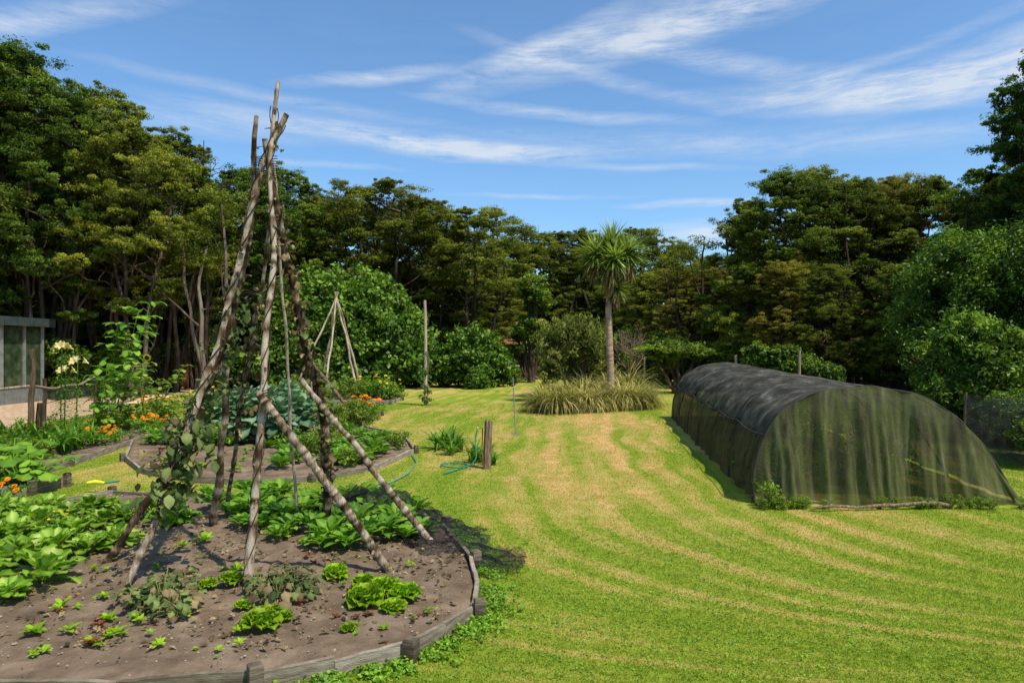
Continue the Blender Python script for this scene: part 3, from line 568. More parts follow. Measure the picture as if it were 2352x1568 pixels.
def marigold(u,v,s,col='orange',zz=.08,lab='marigold plant covered in bright orange blooms'):
    r=np.random.default_rng(int(u+v)); x,y=gp(u,v); mb=MB(); c=np.c_[r.normal(size=(22,2))*.16,r.uniform(.05,.24,22)]
    leaves(mb,c,np.full(22,.09),26,.05,.02,r,fold=True,tint=r.random(22)); 
    for q in c: tube(mb,[(0,0,0),q],.004,4,.5)
    o=mb.obj('marigold_plant',[M['veg']],loc=(x,y,zz)); o.scale=(s,s,s)
    tag(o,lab,'flower','marigolds and daisies in the beds')
    for i in range(10 if col=='orange' else 7):
        b=MB(); a=r.uniform(0,6.28); rr=r.uniform(0,.26); R0=r.uniform(.03,.045)*(1 if col=='orange' else .6)
        for ring,(rad,el,k) in enumerate([(R0,.15,12),(R0*.75,.6,9),(R0*.45,1.1,6)]):
            for j in range(k): grow_leaf(b,(0,0,0),j*6.283/k+ring,rad,rad*.6,el,.3,.05,r,nl=4,nc=3,tint=r.random(),shape=1.3,stalk=0)
        f=b.obj('blossom',[M[col]],parent=o,loc=(math.cos(a)*rr,math.sin(a)*rr,.26+r.uniform(-.05,.08))); f.rotation_euler=(r.normal()*.3+.4,r.normal()*.3,0)
for u,v,s in [(240,1028,1.2),(265,1020,1.0),(335,1000,1.4),(360,995,1.1),(5,1175,1.0),(835,962,1.9),(815,960,1.5),(855,963,1.6),(350,955,1.7),(380,952,1.4)]: marigold(u,v,s)
for u,v,s in [(860,915,3.2),(880,917,2.8),(895,920,2.2),(830,912,2.8)]: marigold(u,v,s,'yellow',lab='bushy plant with small yellow flowers')
for u,v in [(150,1245),(60,1120),(500,935),(440,945),(870,905)]: marigold(u,v,.8 if v>1000 else 2.2,'yellow',lab='bushy plant with small yellow flowers')

def lily(x,y,h,n):
    r=np.random.default_rng(int(h*100)); mb=MB(); tube(mb,[(0,0,0),(.02,0,h*.5),(0.04,0,h)],[.014,.012,.008],6,.5)
    for i in range(int(h*50)):
        z=.2+i/(h*50)*(h-.35); grow_leaf(mb,(.03*z/h,0,z),i*2.4,.26*(1-.35*z/h),.036,.5,1.1,0,r,nl=6,nc=3,tint=.2+.3*r.random(),shape=.7,stalk=0)
    o=mb.obj('lily_plant',[M['veg']],loc=(x,y,.08)); tag(o,'tall leafy lily stem topped with creamy trumpet flowers','flower','lilies by the fence')
    for k in range(n):
        b=MB(); a=k*6.28/n+.4
        for j in range(6): grow_leaf(b,(0,0,0),j*1.047,.15,.06,1.25,1.1,.03,r,nl=8,nc=4,cup=.3,tint=.2+.8*r.random(),shape=1.4,stalk=0)
        f=b.obj('flower',[M['white']],parent=o,loc=(.04+math.cos(a)*.08,math.sin(a)*.08,h+.03*(k%2))); f.rotation_euler=(-math.sin(a)*1.0,math.cos(a)*1.0,0)
for dx,dy,h,n in [(0,0,2.05,4),(.2,.2,1.75,3),(-.15,.35,1.55,3)]: x,y=at(138,14.2); lily(x+dx,y+dy,h,n)

def tallplant(x,y,h,w,seed,nl,flower=0,mat='veg',L=.24,label='tall leafy sunflower plant beside a wire fence',name='sunflower_plant'):
    r=np.random.default_rng(seed); mb=MB()
    for s in range(3):
        P=wander((r.normal()*.1,r.normal()*.1,0),(r.normal()*w*.4,r.normal()*w*.3,h*r.uniform(.75,1)),16,.12,r); tube(mb,P,np.linspace(.018,.008,16),6,.6)
        for i in range(nl):
            k=r.uniform(2,15.9); q=P[int(k)]; a=r.uniform(0,6.28); st=r.uniform(.08,.28)
            b=q+np.array([math.cos(a)*st,math.sin(a)*st,.08]); tube(mb,[q,b],.005,4,.7,cap=False)
            grow_leaf(mb,b,a,L*r.uniform(.6,1.2),L*.8,r.uniform(-.6,.4),r.uniform(.3,1.2),.08,r,nl=6,nc=5,cup=-.1,tint=.3+.6*r.random(),shape=.7,stalk=0)
    o=mb.obj(name,[M[mat]],loc=(x,y,.05)); tag(o,label,'plant')
    for k in range(flower):
        b=MB()
        for j in range(16): grow_leaf(b,(0,0,0),j*.3927,.11,.04,.1,.2,.02,r,nl=4,nc=3,tint=r.random(),stalk=0)
        th=np.linspace(0,6.283,13)[:-1]; b.add(np.vstack([np.c_[np.cos(th)*.06,np.sin(th)*.06,np.full(12,.012)],[[0,0,.03]]]),[(i,(i+1)%12,12) for i in range(12)],0,1)
        f=b.obj('flower',[M['yellow'],M['bark']],parent=o,loc=(r.normal()*w*.2,-.1,h*(.98-.2*k))); f.rotation_euler=(1.9,r.normal()*.3,r.normal()*.5)
x,y=at(262,18.5); tallplant(x,y,3.5,1.6,3,70,0,label='tall leafy climbing plant beside a wire fence',name='climbing_plant')
x,y=at(225,16.5); tallplant(x,y,1.8,1.1,4,40,0,L=.2,label='leafy climbing plant sprawling over garden stakes',name='climbing_plant')
x,y=at(335,17.5); tallplant(x,y,1.9,1.1,5,40,1,mat='lightleaf',L=.17)
x,y=at(400,19); tallplant(x,y,1.2,.9,6,30,0,mat='lightleaf',L=.14,label='weedy pale green plant in flower bed',name='weedy_plant')

# ---------------------------------------------------------------- fence
fc=empty('wire_fence',(-12,18,0)); tag(fc,'rustic wire mesh fence with crooked branch rails and posts','fence'); fo=np.array([-12,18,0])
fp=[(-15.5,11.6),(-10.75,15.2),(-12.4,20.3),(-15.6,28),(-19.2,38)]; ht=[1.35,1.4,1.4,1.5,1.7]
for i,(x,y) in enumerate(fp):
    mb=MB(); P=wander((x,y,-.1),(x+R.normal()*.05,y,[1.4,2.1,1.6,1.75,2.0][i]),12,.04)-fo; tube(mb,P,np.linspace(.07,.05,12),9,.35,rough=.06); mb.obj('post',[M['pole']],parent=fc)
for i in range(4):
    a=np.array([*fp[i],ht[i]-.1]); b=np.array([*fp[i+1],ht[i+1]-.1])
    mb=MB(); P=wander(a,b,24,.12); P[:,2]-=.2*np.sin(np.linspace(0,np.pi,24)); tube(mb,P-fo,.034,7,.6,rough=.1); mb.obj('rail',[M['pole']],parent=fc)
    mb=MB(); nn=12
    for j in range(nn):
        mb.add(np.array([P[j*2],P[min(23,j*2+2)],[*P[min(23,j*2+2)][:2],.02],[*P[j*2][:2],.02]])-fo,[(0,1,2,3)])
    mb.obj('mesh_panel',[M['wire']],parent=fc)
for u,v,h in [(225,985,1.45),(88,1035,1.0),(100,975,1.3)]:
    x,y=gp(u,v); mb=MB(); tube(mb,wander((0,0,-.05),(.03,0,h),10,.03),np.linspace(.06,.05,10),9,.15,rough=.08); o=mb.obj('garden_stake',[M['pole']],loc=(x,y,0)); tag(o,'dark rough wooden stake standing among flowers','stake','rough stakes in the flower bed')
gx,gy=at(405,37); gt=empty('rusty_gate',(gx,gy,0)); tag(gt,'rust-coloured garden gate between two posts','gate')
for dx in (-.55,.55):
    mb=MB(); box(mb,(dx,0,1.25),(.16,.16,2.5)); mb.obj('post',[M['rust']],False,gt)
mb=MB(); 
for k in range(6): box(mb,(-.38+k*.152,0,1.15),(.12,.05,1.9-.05*(k%2)))
box(mb,(0,.05,.6),(.9,.04,.1)); box(mb,(0,.05,1.8),(.9,.04,.1)); mb.obj('panel',[M['rust']],False,gt)

# ---------------------------------------------------------------- glasshouse
gh=empty('greenhouse',(-23.6,26,0)); tag(gh,'low greenhouse with pale posts, glass panes and dark flat roof','greenhouse')
mb=MB(); box(mb,(0,1.2,3.25),(8.8,2.8,.12)); box(mb,(0,-.28,3.22),(8.9,.06,.34)); box(mb,(4.43,1.2,3.22),(.06,2.85,.34)); mb.obj('roof',[M['fascia']],False,gh)
mb=MB(); box(mb,(0,0,.3),(8.4,.14,.6)); box(mb,(4.15,1.2,.3),(.14,2.2,.6)); mb.obj('base_wall',[M['greypost']],False,gh)
for k in range(12):
    mb=MB(); box(mb,(-4.15+k*.755,-.0,1.85),(.08,.12,2.45)); mb.obj('post',[M['greypost']],False,gh)
for k in range(2):
    mb=MB(); box(mb,(4.15,1.2+k*1.05,1.85),(.12,.08,2.45)); mb.obj('post',[M['greypost']],False,gh)
for k in range(11):
    mb=MB(); box(mb,(-4.15+.3775+k*.755,.03,1.83),(.66,.012,2.4)); mb.obj('window_pane',[M['glass']],False,gh)
mb=MB(); box(mb,(4.12,1.2,1.83),(.012,2.0,2.4)); mb.obj('window_pane',[M['glass']],False,gh)

# ---------------------------------------------------------------- cottage
ct=empty('cottage',(*at(1150,53),0)); tag(ct,'small brown timber cottage with orange roof among the trees','house')
mb=MB(); box(mb,(0,2.5,1.35),(6.4,5,2.7)); mb.obj('wall',[M['wallwood']],False,ct)
mb=MB(); 
v=[(-3.8,-.7,2.55),(3.8,-.7,2.55),(3.8,2.5,4.3),(-3.8,2.5,4.3),(3.8,5.7,2.55),(-3.8,5.7,2.55)]; v2=[(a,b,c+.12) for a,b,c in v]
mb.add(v+v2,[(0,1,2,3),(3,2,4,5),(9,8,7,6),(11,10,8,9),(0,6,7,1),(5,4,10,11),(0,3,9,6),(3,5,11,9),(1,7,8,2),(2,8,10,4)]); 
mb.add([(-3.2,0,2.7),(-3.2,5,2.7),(-3.2,2.5,4.15)],[(0,1,2)]); mb.add([(3.2,0,2.7),(3.2,5,2.7),(3.2,2.5,4.15)],[(0,1,2)])
mb.obj('roof',[M['roofiron']],False,ct)
for x in (-2,.9):
    wn=MB(); box(wn,(0,0,0),(1.5,.03,1.1)); wo=wn.obj('window',[M['dark']],False,ct,(x,-.02,1.5))
    mb=MB(); box(mb,(0,-.03,.6),(1.7,.06,.1)); box(mb,(0,-.03,-.6),(1.7,.06,.1)); box(mb,(-.8,-.03,0),(.1,.06,1.1)); box(mb,(.8,-.03,0),(.1,.06,1.1)); box(mb,(0,-.03,0),(.05,.05,1.1)); mb.obj('frame',[M['cream']],False,wo)
mb=MB(); box(mb,(-.55,-.03,1.0),(.85,.05,2.0)); mb.obj('door',[M['cream']],False,ct)

# ---------------------------------------------------------------- shade tunnel
prof=np.array([(3.28,.0),(3.30,.45),(3.42,.88),(3.66,1.26),(4.12,1.52),(4.85,1.62),(5.6,1.49),(6.08,1.20),(6.50,.76),(6.94,.04)]); prof[:,0]-=3.28
sl_=np.r_[0,np.cumsum(np.linalg.norm(np.diff(prof,axis=0),axis=1))]; sl_/=sl_[-1]
tn=np.linspace(0,1,81); px_=np.interp(tn,sl_,prof[:,0]); pz_=np.interp(tn,sl_,prof[:,1])
for _ in range(3): px_[1:-1]=(px_[:-2]+2*px_[1:-1]+px_[2:])/4; pz_[1:-1]=(pz_[:-2]+2*pz_[1:-1]+pz_[2:])/4
t0=empty('shade_tunnel',(3.3,9.4,0)); tag(t0,'long hooped garden tunnel covered in dark green-stained shade netting','netting tunnel')
Ltun=11.6; DX=1.6; NH=7; WT=px_[-1]
def tunpt(t,s):
    x=np.interp(t,tn,px_); z=np.interp(t,tn,pz_); k=1+.08*s
    return np.array([x*k+DX*s,Ltun*s,z*k])
def tunpatch(ta,tb,nt_,ns,name,mat,sag=.10,fold=0):
    mb=MB(); V=[]
    for i in range(ns):
        s=i/(ns-1); ph=(s*(NH-1))%1
        for j in range(nt_):
            t=ta+(tb-ta)*j/(nt_-1); p=tunpt(t,s); sg=sag*math.sin(math.pi*ph)
            p[2]-=sg*min(1,p[2])*.9; p[0]+=sg*.5*(1 if p[0]-DX*s<1 else -1 if p[0]-DX*s>2.6 else 0)
            nz=mnoise.noise(Vector((p[0]*2,p[1]*2,p[2]*2)))*.03+mnoise.noise(Vector((p[0]*6,p[1]*6,p[2]*6)))*.010
            if fold: nz+=fold*max(0,1-p[2]/.95)*math.sin(p[1]*7+2.5*math.sin(p[1]*1.3))
            p[0]+=nz; p[2]+=nz*.4*(p[2]>.1); V.append(p)
    F=[(i*nt_+j,(i+1)*nt_+j,(i+1)*nt_+j+1,i*nt_+j+1) for i in range(ns-1) for j in range(nt_-1)]
    mb.add(V,F); return mb.obj(name,[mat],parent=t0)
tunpatch(0,.19,14,190,'side_netting',M['sidenet'],fold=.045)
tunpatch(.17,.84,60,170,'roof_netting',M['roofnet'])
tunpatch(.76,1,20,170,'side_netting',M['sidenet'],fold=.03)
for k in range(NH):
    s=k/(NH-1); P=np.array([tunpt(t,s) for t in np.linspace(0,1,41)])-np.array([0,0,.03]); P[:,0]+=.03*np.sign(2-(P[:,0]-DX*s)); P[:,1]+=.01
    mb=MB(); tube(mb,P,.017,7,.5); mb.obj('hoop',[M['darkpipe']],parent=t0)
mb=MB(); P=np.array([tunpt(t,0) for t in np.linspace(0,1,61)]); P[:,1]-=.02; tube(mb,P,.012+.003*np.sin(np.arange(61)*1.3),7,.5); mb.obj('hem',[M['darkpipe']],parent=t0)
mb=MB(); P=np.array([tunpt(.18,s) for s in np.linspace(0,1,60)]); P[:,0]-=.02; P[:,2]-=.05*np.abs(np.sin(np.linspace(0,1,60)*(NH-1)*np.pi)); tube(mb,P,.008,6,.5); mb.obj('seam',[M['darkpipe']],parent=t0)
def endnet(s,name,flip):
    mb=MB(); nx,nz=260,28; V=[]; kx=1+.08*s; jm=int(np.argmax(pz_))
    for i in range(nx):
        x=WT*i/(nx-1)
        zt=np.interp(x,px_[:jm+1],pz_[:jm+1]) if x<px_[jm] else np.interp(x,px_[jm:],pz_[jm:])
        zt=max(zt,.02)
        for q in range(nz):
            f=q/(nz-1); z=zt*f; d=(1-f)**.8
            fold=.085*math.sin(x*7.5+1.8*math.sin(x*2.3)+.5*f)+.04*math.sin(x*19+2*math.sin(x*5)+f*1.5)+.018*math.sin(x*43+3*math.sin(x*3)+f*2)
            y=(-.03-.16*d*(1-.4*f)+fold*min(1,d*1.4+.04)) if not flip else .04
            V.append((x*kx+DX*s+.02*mnoise.noise(Vector((x*4,z*4,0))),Ltun*s+y,z*kx))
    F=[(i*nz+q,(i+1)*nz+q,(i+1)*nz+q+1,i*nz+q+1) for i in range(nx-1) for q in range(nz-1)]
    mb.add(V,F); mb.obj(name,[M['endnet']],parent=t0)
endnet(0,'end_netting',False); endnet(1,'end_netting',True)
for k,(x,y) in enumerate([(4.3,10.7),(5.5,10.6),(6.1,11.2),(4.9,12.2),(5.4,14),(6.3,15.5),(6.9,13.2),(6.2,17.5),(7,19.3)]):
    r=np.random.default_rng(300+k); mb=MB(); c=np.c_[r.normal(size=(26,2))*.3,r.uniform(.1,1.05,26)]; leaves(mb,c,np.full(26,.22),34,.08,.05,r,fold=True,tint=r.random(26),mat=0)
    for q in c: tube(mb,wander((0,0,0),q,6,.05,r),.01,5,.5,mat=1)
    o=mb.obj('berry_bush',[M['veg'],M['bark']],loc=(x,y,0)); tag(o,'leafy berry bush growing under the shade netting','bush','berry bushes in the tunnel')
for k in range(26):
    x=[R.uniform(3.3,4.2),R.uniform(3.2,6.8)][k%2]; y=9.12-R.random()*.15; put('herb',x,y,R.uniform(.25,.5),z=0)
put('herb',3.5,9.12,.85,z=0); put('greens',3.75,9.05,.5,z=0)
mb=MB(); tube(mb,wander((-.95,0,.03),(.95,.15,.04),20,.08),np.linspace(.016,.028,20),8,.5,rough=.12); tube(mb,wander((-.3,0,.04),(-.9,.3,.08),8,.02),.010,6,.6); o=mb.obj('fallen_branch',[M['pole']],loc=(4.85,8.9,0)); tag(o,'dry fallen branch lying along foot of the net tunnel','branch')

# ---------------------------------------------------------------- tap post, hose, rake, small tool
x,y=gp(1118,1076); tpp=empty('tap_post',(x,y,0)); tag(tpp,'short wooden post carrying a garden tap','post')
mb=MB(); v=[]; 
for z,s in ((-.05,.06),(.4,.058),(.84,.056),(.86,.045)): v+=[(-s,-s,z),(s,-s,z+.0),(s,s,z),(-s,s,z)]
mb.add(v,[(a*4+b,a*4+(b+1)%4,a*4+4+(b+1)%4,a*4+4+b) for a in range(3) for b in range(4)]+[(12,13,14,15)],.45); o=mb.obj('post',[M['pole']],False,tpp); o.rotation_euler=(0,.04,.3)
mb=MB(); tube(mb,[(-.05,-.03,.02),(-.08,-.04,.4),(-.07,-.03,.72),(-.16,-.04,.74),(-.17,-.04,.68)],.012,7); tube(mb,[(-.15,-.04,.75),(-.15,-.04,.79)],.008,6); tube(mb,[(-.19,-.04,.795),(-.11,-.04,.795)],.008,6); mb.obj('tap',[M['brass']],parent=tpp)
mb=MB(); P=spline([(-.17,-.04,.68),(-.22,-.05,.45),(-.15,-.1,.2),(-.3,-.15,.05),(-.55,-.1,.03),(-.85,.1,.04),(-.8,.45,.03),(-.5,.4,.03),(-.3,.1,.05),(-.5,-.2,.02),(-.7,-.6,.02)],90,14)
tube(mb,P,.013,7); o=mb.obj('garden_hose',[M['hose']],loc=(x,y,0)); tag(o,'green garden hose looped on the grass below the tap','hose')
mb=MB(); P=spline([(-2.0,13.6,.03),(-1.75,12.6,.03),(-1.75,11.4,.03),(-1.95,10.5,.03),(-2.2,10.1,.03)],50,10)
tube(mb,P,.011,6); o=mb.obj('garden_hose',[M['teal']]); tag(o,'thin teal hose curving across lawn beside the bed','hose')
x,y=gp(1184,1000); rk=empty('garden_rake',(x,y,0)); tag(rk,'slim long-handled rake standing upright on the lawn','rake')
mb=MB(); tube(mb,[(0,0,.03),(-.06,0,1.42)],.014,7); mb.obj('handle',[M['steel']],parent=rk)
mb=MB(); box(mb,(0,0,.05),(.22,.03,.025)); 
for k in range(7): box(mb,(-.1+k*.033,0,.02),(.008,.012,.05))
mb.obj('head',[M['steel']],False,rk)
x,y=gp(225,1132); mb=MB(); tube(mb,[(-.16,0,.2),(-.05,.02,.21),(.1,0,.2)],[.02,.035,.02],8,.5); tube(mb,[(.1,0,.2),(.3,.03,.22)],.014,7,.5,1); o=mb.obj('watering_wand',[M['yelplastic'],M['hose']],loc=(x,y,-.05)); tag(o,'yellow and green watering wand lying on a timber edge','garden tool')

# ---------------------------------------------------------------- trees
def kanuka(seed,H=13,Rr=3.6,cb=5.0,nc=20,leaf=.12,nleaf=150,flat=.45,subs=24,mat='kan',stems=3,umb=.6):
    r=np.random.default_rng(seed); tr=MB(); cr=MB(); Ps=[]
    for s in range(stems):
        a=s*6.28/stems+r.normal()*.3; b=np.array([math.cos(a),math.sin(a),0])*.25; e=np.array([math.cos(a)*Rr*.45,math.sin(a)*Rr*.45,H*r.uniform(.78,.93)])
        P=wander(b,e,22,.7,r); P[0]=b; tube(tr,P,np.linspace(.15,.04,22),8,r.uniform(.2,.7),rough=.05); Ps.append(P)
    cs=[];rs=[]
    for i in range(nc):
        t=((i+.5)/nc)**.8; z=cb+(H-cb-.5)*t; w=math.sin(min(1,(t*.78+.22))*math.pi)**umb
        a=i*2.4+r.normal()*.4; rad=Rr*w*math.sqrt(r.uniform(.15,1.15)); cs.append((math.cos(a)*rad,math.sin(a)*rad,z)); rs.append(r.uniform(.7,1.6)*Rr/3.6)
    cs=np.array(cs); rs=np.array(rs)
    for c,q in zip(cs,rs):
        P=Ps[r.integers(stems)]; k=np.argmin(np.abs(P[:,2]-(c[2]-r.uniform(1,2.6)))); tube(tr,wander(P[k],c-np.array([0,0,.15]),9,.35,r),np.linspace(.06,.02,9),6,r.uniform(.2,.7))
        for m in range(3): tube(tr,wander(c-np.array([0,0,.3]),c+unit(r.normal(size=3))*q*.8*np.array([1,1,.4]),5,.1,r),.016,4,.5,cap=False)
    d=unit(r.normal(size=(nc,subs,3))+np.array([0,0,.25])); sc_=(cs[:,None]+d*rs[:,None,None]*np.array([1,1,flat])*r.uniform(.35,1.25,(nc,subs,1))).reshape(-1,3)
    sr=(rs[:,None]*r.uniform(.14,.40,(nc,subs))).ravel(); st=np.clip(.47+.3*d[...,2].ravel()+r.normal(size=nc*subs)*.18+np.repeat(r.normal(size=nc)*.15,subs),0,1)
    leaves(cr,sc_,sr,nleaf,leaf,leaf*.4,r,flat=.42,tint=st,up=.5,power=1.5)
    leaves(cr,cs,rs*.6,50,leaf*2.4,leaf*1.5,r,flat=flat*.8,tint=np.zeros(nc),power=3)  # oversized dark leaves added inside each clump to block light
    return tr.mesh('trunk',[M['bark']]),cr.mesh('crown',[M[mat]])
def shrub(seed,lumps,leaf,asp,nsub,nleaf,mat,subr=.28,tr_r=.12,hang=0,flat=.85,fill=.5):
    r=np.random.default_rng(seed); tr=MB(); cr=MB(); L=np.array(lumps,float); sc=[];sr=[];st=[]
    for x,y,z,rx,rz in L:
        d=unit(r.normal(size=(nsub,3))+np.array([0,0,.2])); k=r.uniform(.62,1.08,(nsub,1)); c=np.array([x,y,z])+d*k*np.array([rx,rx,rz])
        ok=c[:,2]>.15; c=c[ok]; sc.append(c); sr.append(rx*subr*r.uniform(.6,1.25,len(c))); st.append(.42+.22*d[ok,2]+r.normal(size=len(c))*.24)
        tube(tr,wander((r.normal()*.1,r.normal()*.1,0),(x,y,z),10,.25,r),np.linspace(tr_r,tr_r*.3,10),7,.5)
        for m in range(7):
            e=np.array([x,y,z])+unit(r.normal(size=3))*np.array([rx,rx,rz])*.85; e[2]=max(e[2],.2); tube(tr,wander((x,y,z-rz*.3),e,6,.1,r),np.linspace(tr_r*.3,.012,6),5,.5,cap=False)
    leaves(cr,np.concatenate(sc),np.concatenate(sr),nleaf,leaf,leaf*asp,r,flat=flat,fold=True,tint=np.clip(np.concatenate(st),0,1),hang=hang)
    leaves(cr,L[:,:3],L[:,3]*fill,int(220),leaf*2.2,leaf*1.6,r,flat=.9,tint=np.zeros(len(L)),power=3)  # added core of large dark leaves that stops light passing through the bush
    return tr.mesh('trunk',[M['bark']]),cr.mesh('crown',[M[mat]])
def plant_tree(pair,x,y,s,sz,rz,label,name='kanuka_tree',cat='tree',group=None):
    e=empty(name,(x,y,0)); e.scale=(s,s,sz); e.rotation_euler=(0,0,rz); tag(e,label,cat,group)
    for nm,me in zip(('trunk','crown'),pair):
        o=bpy.data.objects.new(nm,me); C.objects.link(o); o.parent=e
    return e
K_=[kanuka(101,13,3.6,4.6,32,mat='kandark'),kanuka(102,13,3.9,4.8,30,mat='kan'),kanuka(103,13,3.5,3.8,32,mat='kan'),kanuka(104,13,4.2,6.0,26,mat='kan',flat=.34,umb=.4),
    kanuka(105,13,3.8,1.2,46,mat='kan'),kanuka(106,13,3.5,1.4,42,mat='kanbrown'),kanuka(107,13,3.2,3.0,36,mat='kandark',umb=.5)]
LB=['tall dark green kanuka tree with dense layered crown','olive-green kanuka tree with feathery flat clumps','slender kanuka with olive foliage and leaning stems',
    'umbrella-shaped kanuka with open flat-topped crown','broad kanuka leafed almost to the ground','bronze-brown kanuka with fine dense foliage','narrow dark kanuka with upright crown']
def kt(k,u,d,v,w=1.0,rot=None):
    x,y=at(u,d); H=hz(v,d); s=H/13.2; plant_tree(K_[k],x,y,s*w,s,R.uniform(0,6.28) if rot is None else rot,LB[k],group='kanuka trees around the clearing')
for a in [(6,-90,30,60,1.1),(0,40,31,98,.95),(6,115,30,178,.8),(1,235,33,185,.85),(2,310,30,260,.8),(1,400,34,290,.8),(2,448,36,395,.75),(1,-30,38,150,1.2),(0,180,39,250,1.2),(2,350,40,335,1.1),
  (0,560,38,372,.9),(0,655,42,376,.9),(1,735,44,432,.9),(3,870,45,397,1.0),(2,820,49,448,1.0),(3,985,48,448,.9),(3,1100,46,464,1.05),(1,930,56,455,1.1),(1,1170,60,535,1),(2,1050,60,515,1.2),
  (3,1255,60,518,1.0),(2,1340,60,515,1),(3,1460,62,512,1),(1,1560,58,552,1),(5,1640,54,587,1),(4,1710,48,567,1),(5,1400,66,545,1.2),(4,1230,70,555,1.3),(4,1330,70,570,1.3),
  (4,1715,37,455,.85),(0,1800,36,380,.95),(4,1870,38,374,.95),(4,1960,36,398,.95),(5,2050,37,392,.95),(4,2140,36,396,1),(5,2225,35,440,.9),(4,2000,44,410,1.2),(4,2320,37,390,1.1),
  (6,2440,23,70,.7),(0,2480,26,150,1.1),(4,2290,26,400,.8),(5,1560,43,602,1.1),(5,1645,42,607,1.0),(4,1490,50,620,1.1),(4,1720,40,640,1.2),(5,1800,33,590,.9),(4,1120,54,600,1.2),(2,530,46,440,1.1),(0,640,50,465,1.1),(4,1000,58,560,1.3),
  (4,880,52,600,1.2),(4,960,50,620,1.2),(4,700,48,560,1.2),(4,1060,50,640,1.2),(4,1400,54,650,1.3),(4,1600,50,640,1.3),(4,1900,32,600,.9),(4,2150,30,560,.9),(0,2250,30,480,.9),(4,1290,60,640,1.4),(4,200,42,440,1.4),(4,330,44,470,1.4),(4,60,42,380,1.4),(4,460,44,520,1.3),(4,2050,31,600,.9)]: kt(*a)
for i in range(26):
    u=R.choice([R.uniform(-20,520),R.uniform(880,1250),R.uniform(1500,2000)],p=[.75,.2,.05]); d=R.uniform(29,38) if u<600 else R.uniform(44,54) if u<1300 else R.uniform(36,42)
    x,y=at(u,d); mb=MB(); h=R.uniform(6,9); e=(R.normal()*.9,R.normal()*.6,h); P=wander((0,0,0),e,16,.35); tube(mb,P,np.linspace(R.uniform(.08,.14),.05,16),7,R.uniform(.3,.9),rough=.05)
    k=R.integers(7,12); tube(mb,wander(P[k],P[k]+np.array([R.normal()*1.2,R.normal()*.5,h*.35]),9,.2),np.linspace(.06,.02,9),5,.6)
    em=empty('slender_tree',(x,y,0)); tag(em,'slender bare-stemmed tree with small high tuft','tree','slender trunks at the wood edge'); mb.obj('trunk',[M['bark']],parent=em)
    cm=MB(); c=np.array(e)+R.normal(size=(12,3))*np.array([.9,.9,.4]); leaves(cm,c,np.full(12,.6),90,.15,.07,R,flat=.5,tint=R.random(12)*.6); cm.obj('crown',[M['kan']],parent=em)

def lumpset(seed,n,rx,ry,zc,rz,lr):
    r=np.random.default_rng(seed); o=[]
    for i in range(n):
        d=unit(r.normal(size=3)+np.array([0,0,.15])); k=r.uniform(.5,.85); q=lr*r.uniform(.75,1.2)
        o.append((d[0]*rx*k,d[1]*ry*k,max(zc+d[2]*rz*k,q*.6),q,q*.85))
    return o
def dome(seed,n,rx,ry,h,lr):      # lumps spread evenly over a low dome
    r=np.random.default_rng(seed); o=[]
    for i in range(n):
        f=(i+.5)/n; z=f**.9; rr=math.sqrt(max(0,1-z*z)); a=i*2.39996; q=lr*r.uniform(.8,1.15)
        o.append((math.cos(a)*rr*(rx-q*.8),math.sin(a)*rr*(ry-q*.8),max(z*(h-q),q*.7),q,q*.9))
    for i in range(n//4): o.append((r.uniform(-.5,.5)*rx,r.uniform(-.5,.5)*ry,h*r.uniform(.25,.6),lr*1.1,lr))
    return o
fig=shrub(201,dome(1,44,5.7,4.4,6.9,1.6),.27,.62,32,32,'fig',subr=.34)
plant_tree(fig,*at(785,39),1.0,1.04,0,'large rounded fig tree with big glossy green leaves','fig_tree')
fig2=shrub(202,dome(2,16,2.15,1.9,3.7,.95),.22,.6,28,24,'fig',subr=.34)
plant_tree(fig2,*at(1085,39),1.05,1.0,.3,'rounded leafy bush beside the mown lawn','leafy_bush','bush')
plant_tree(fig2,*at(1095,37),.35,.35,1.3,'small round leafy shrub on the lawn','leafy_bush','bush')
plant_tree(fig2,*at(1155,43),.6,.5,2.0,'small round leafy shrub before the cottage','leafy_bush','bush')
plant_tree(fig2,*at(590,42),1.3,1.3,2.3,'dark leafy bush beneath the forest edge','leafy_bush','bush')
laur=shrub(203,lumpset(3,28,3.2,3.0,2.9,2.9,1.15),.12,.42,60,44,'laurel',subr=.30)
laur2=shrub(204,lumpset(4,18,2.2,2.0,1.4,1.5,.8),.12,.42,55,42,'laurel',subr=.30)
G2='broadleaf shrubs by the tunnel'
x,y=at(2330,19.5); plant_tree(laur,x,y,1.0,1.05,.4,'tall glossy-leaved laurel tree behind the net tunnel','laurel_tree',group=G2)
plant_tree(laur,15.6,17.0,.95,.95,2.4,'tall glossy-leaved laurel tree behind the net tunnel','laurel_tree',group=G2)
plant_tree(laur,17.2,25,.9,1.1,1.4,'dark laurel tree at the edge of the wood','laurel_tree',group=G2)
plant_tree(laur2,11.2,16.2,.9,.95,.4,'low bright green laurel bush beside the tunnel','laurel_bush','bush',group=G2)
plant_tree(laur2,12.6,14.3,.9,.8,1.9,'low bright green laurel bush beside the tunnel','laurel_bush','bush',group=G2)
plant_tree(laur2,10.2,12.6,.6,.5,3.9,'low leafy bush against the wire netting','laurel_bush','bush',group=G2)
lem=shrub(205,lumpset(5,7,.75,.75,1.75,.6,.45),.12,.5,24,22,'laurel',subr=.35)
plant_tree(lem,*at(1765,24),1.15,1.1,.4,'young citrus tree with glossy leaves behind the tunnel','citrus_tree')
plant_tree(lem,*at(1893,21),.6,.8,.9,'small leafy sapling behind the net tunnel','sapling')
lt=shrub(206,lumpset(6,12,1.0,1.0,4.2,2.4,.8),.17,.5,22,26,'lightleaf',subr=.34)
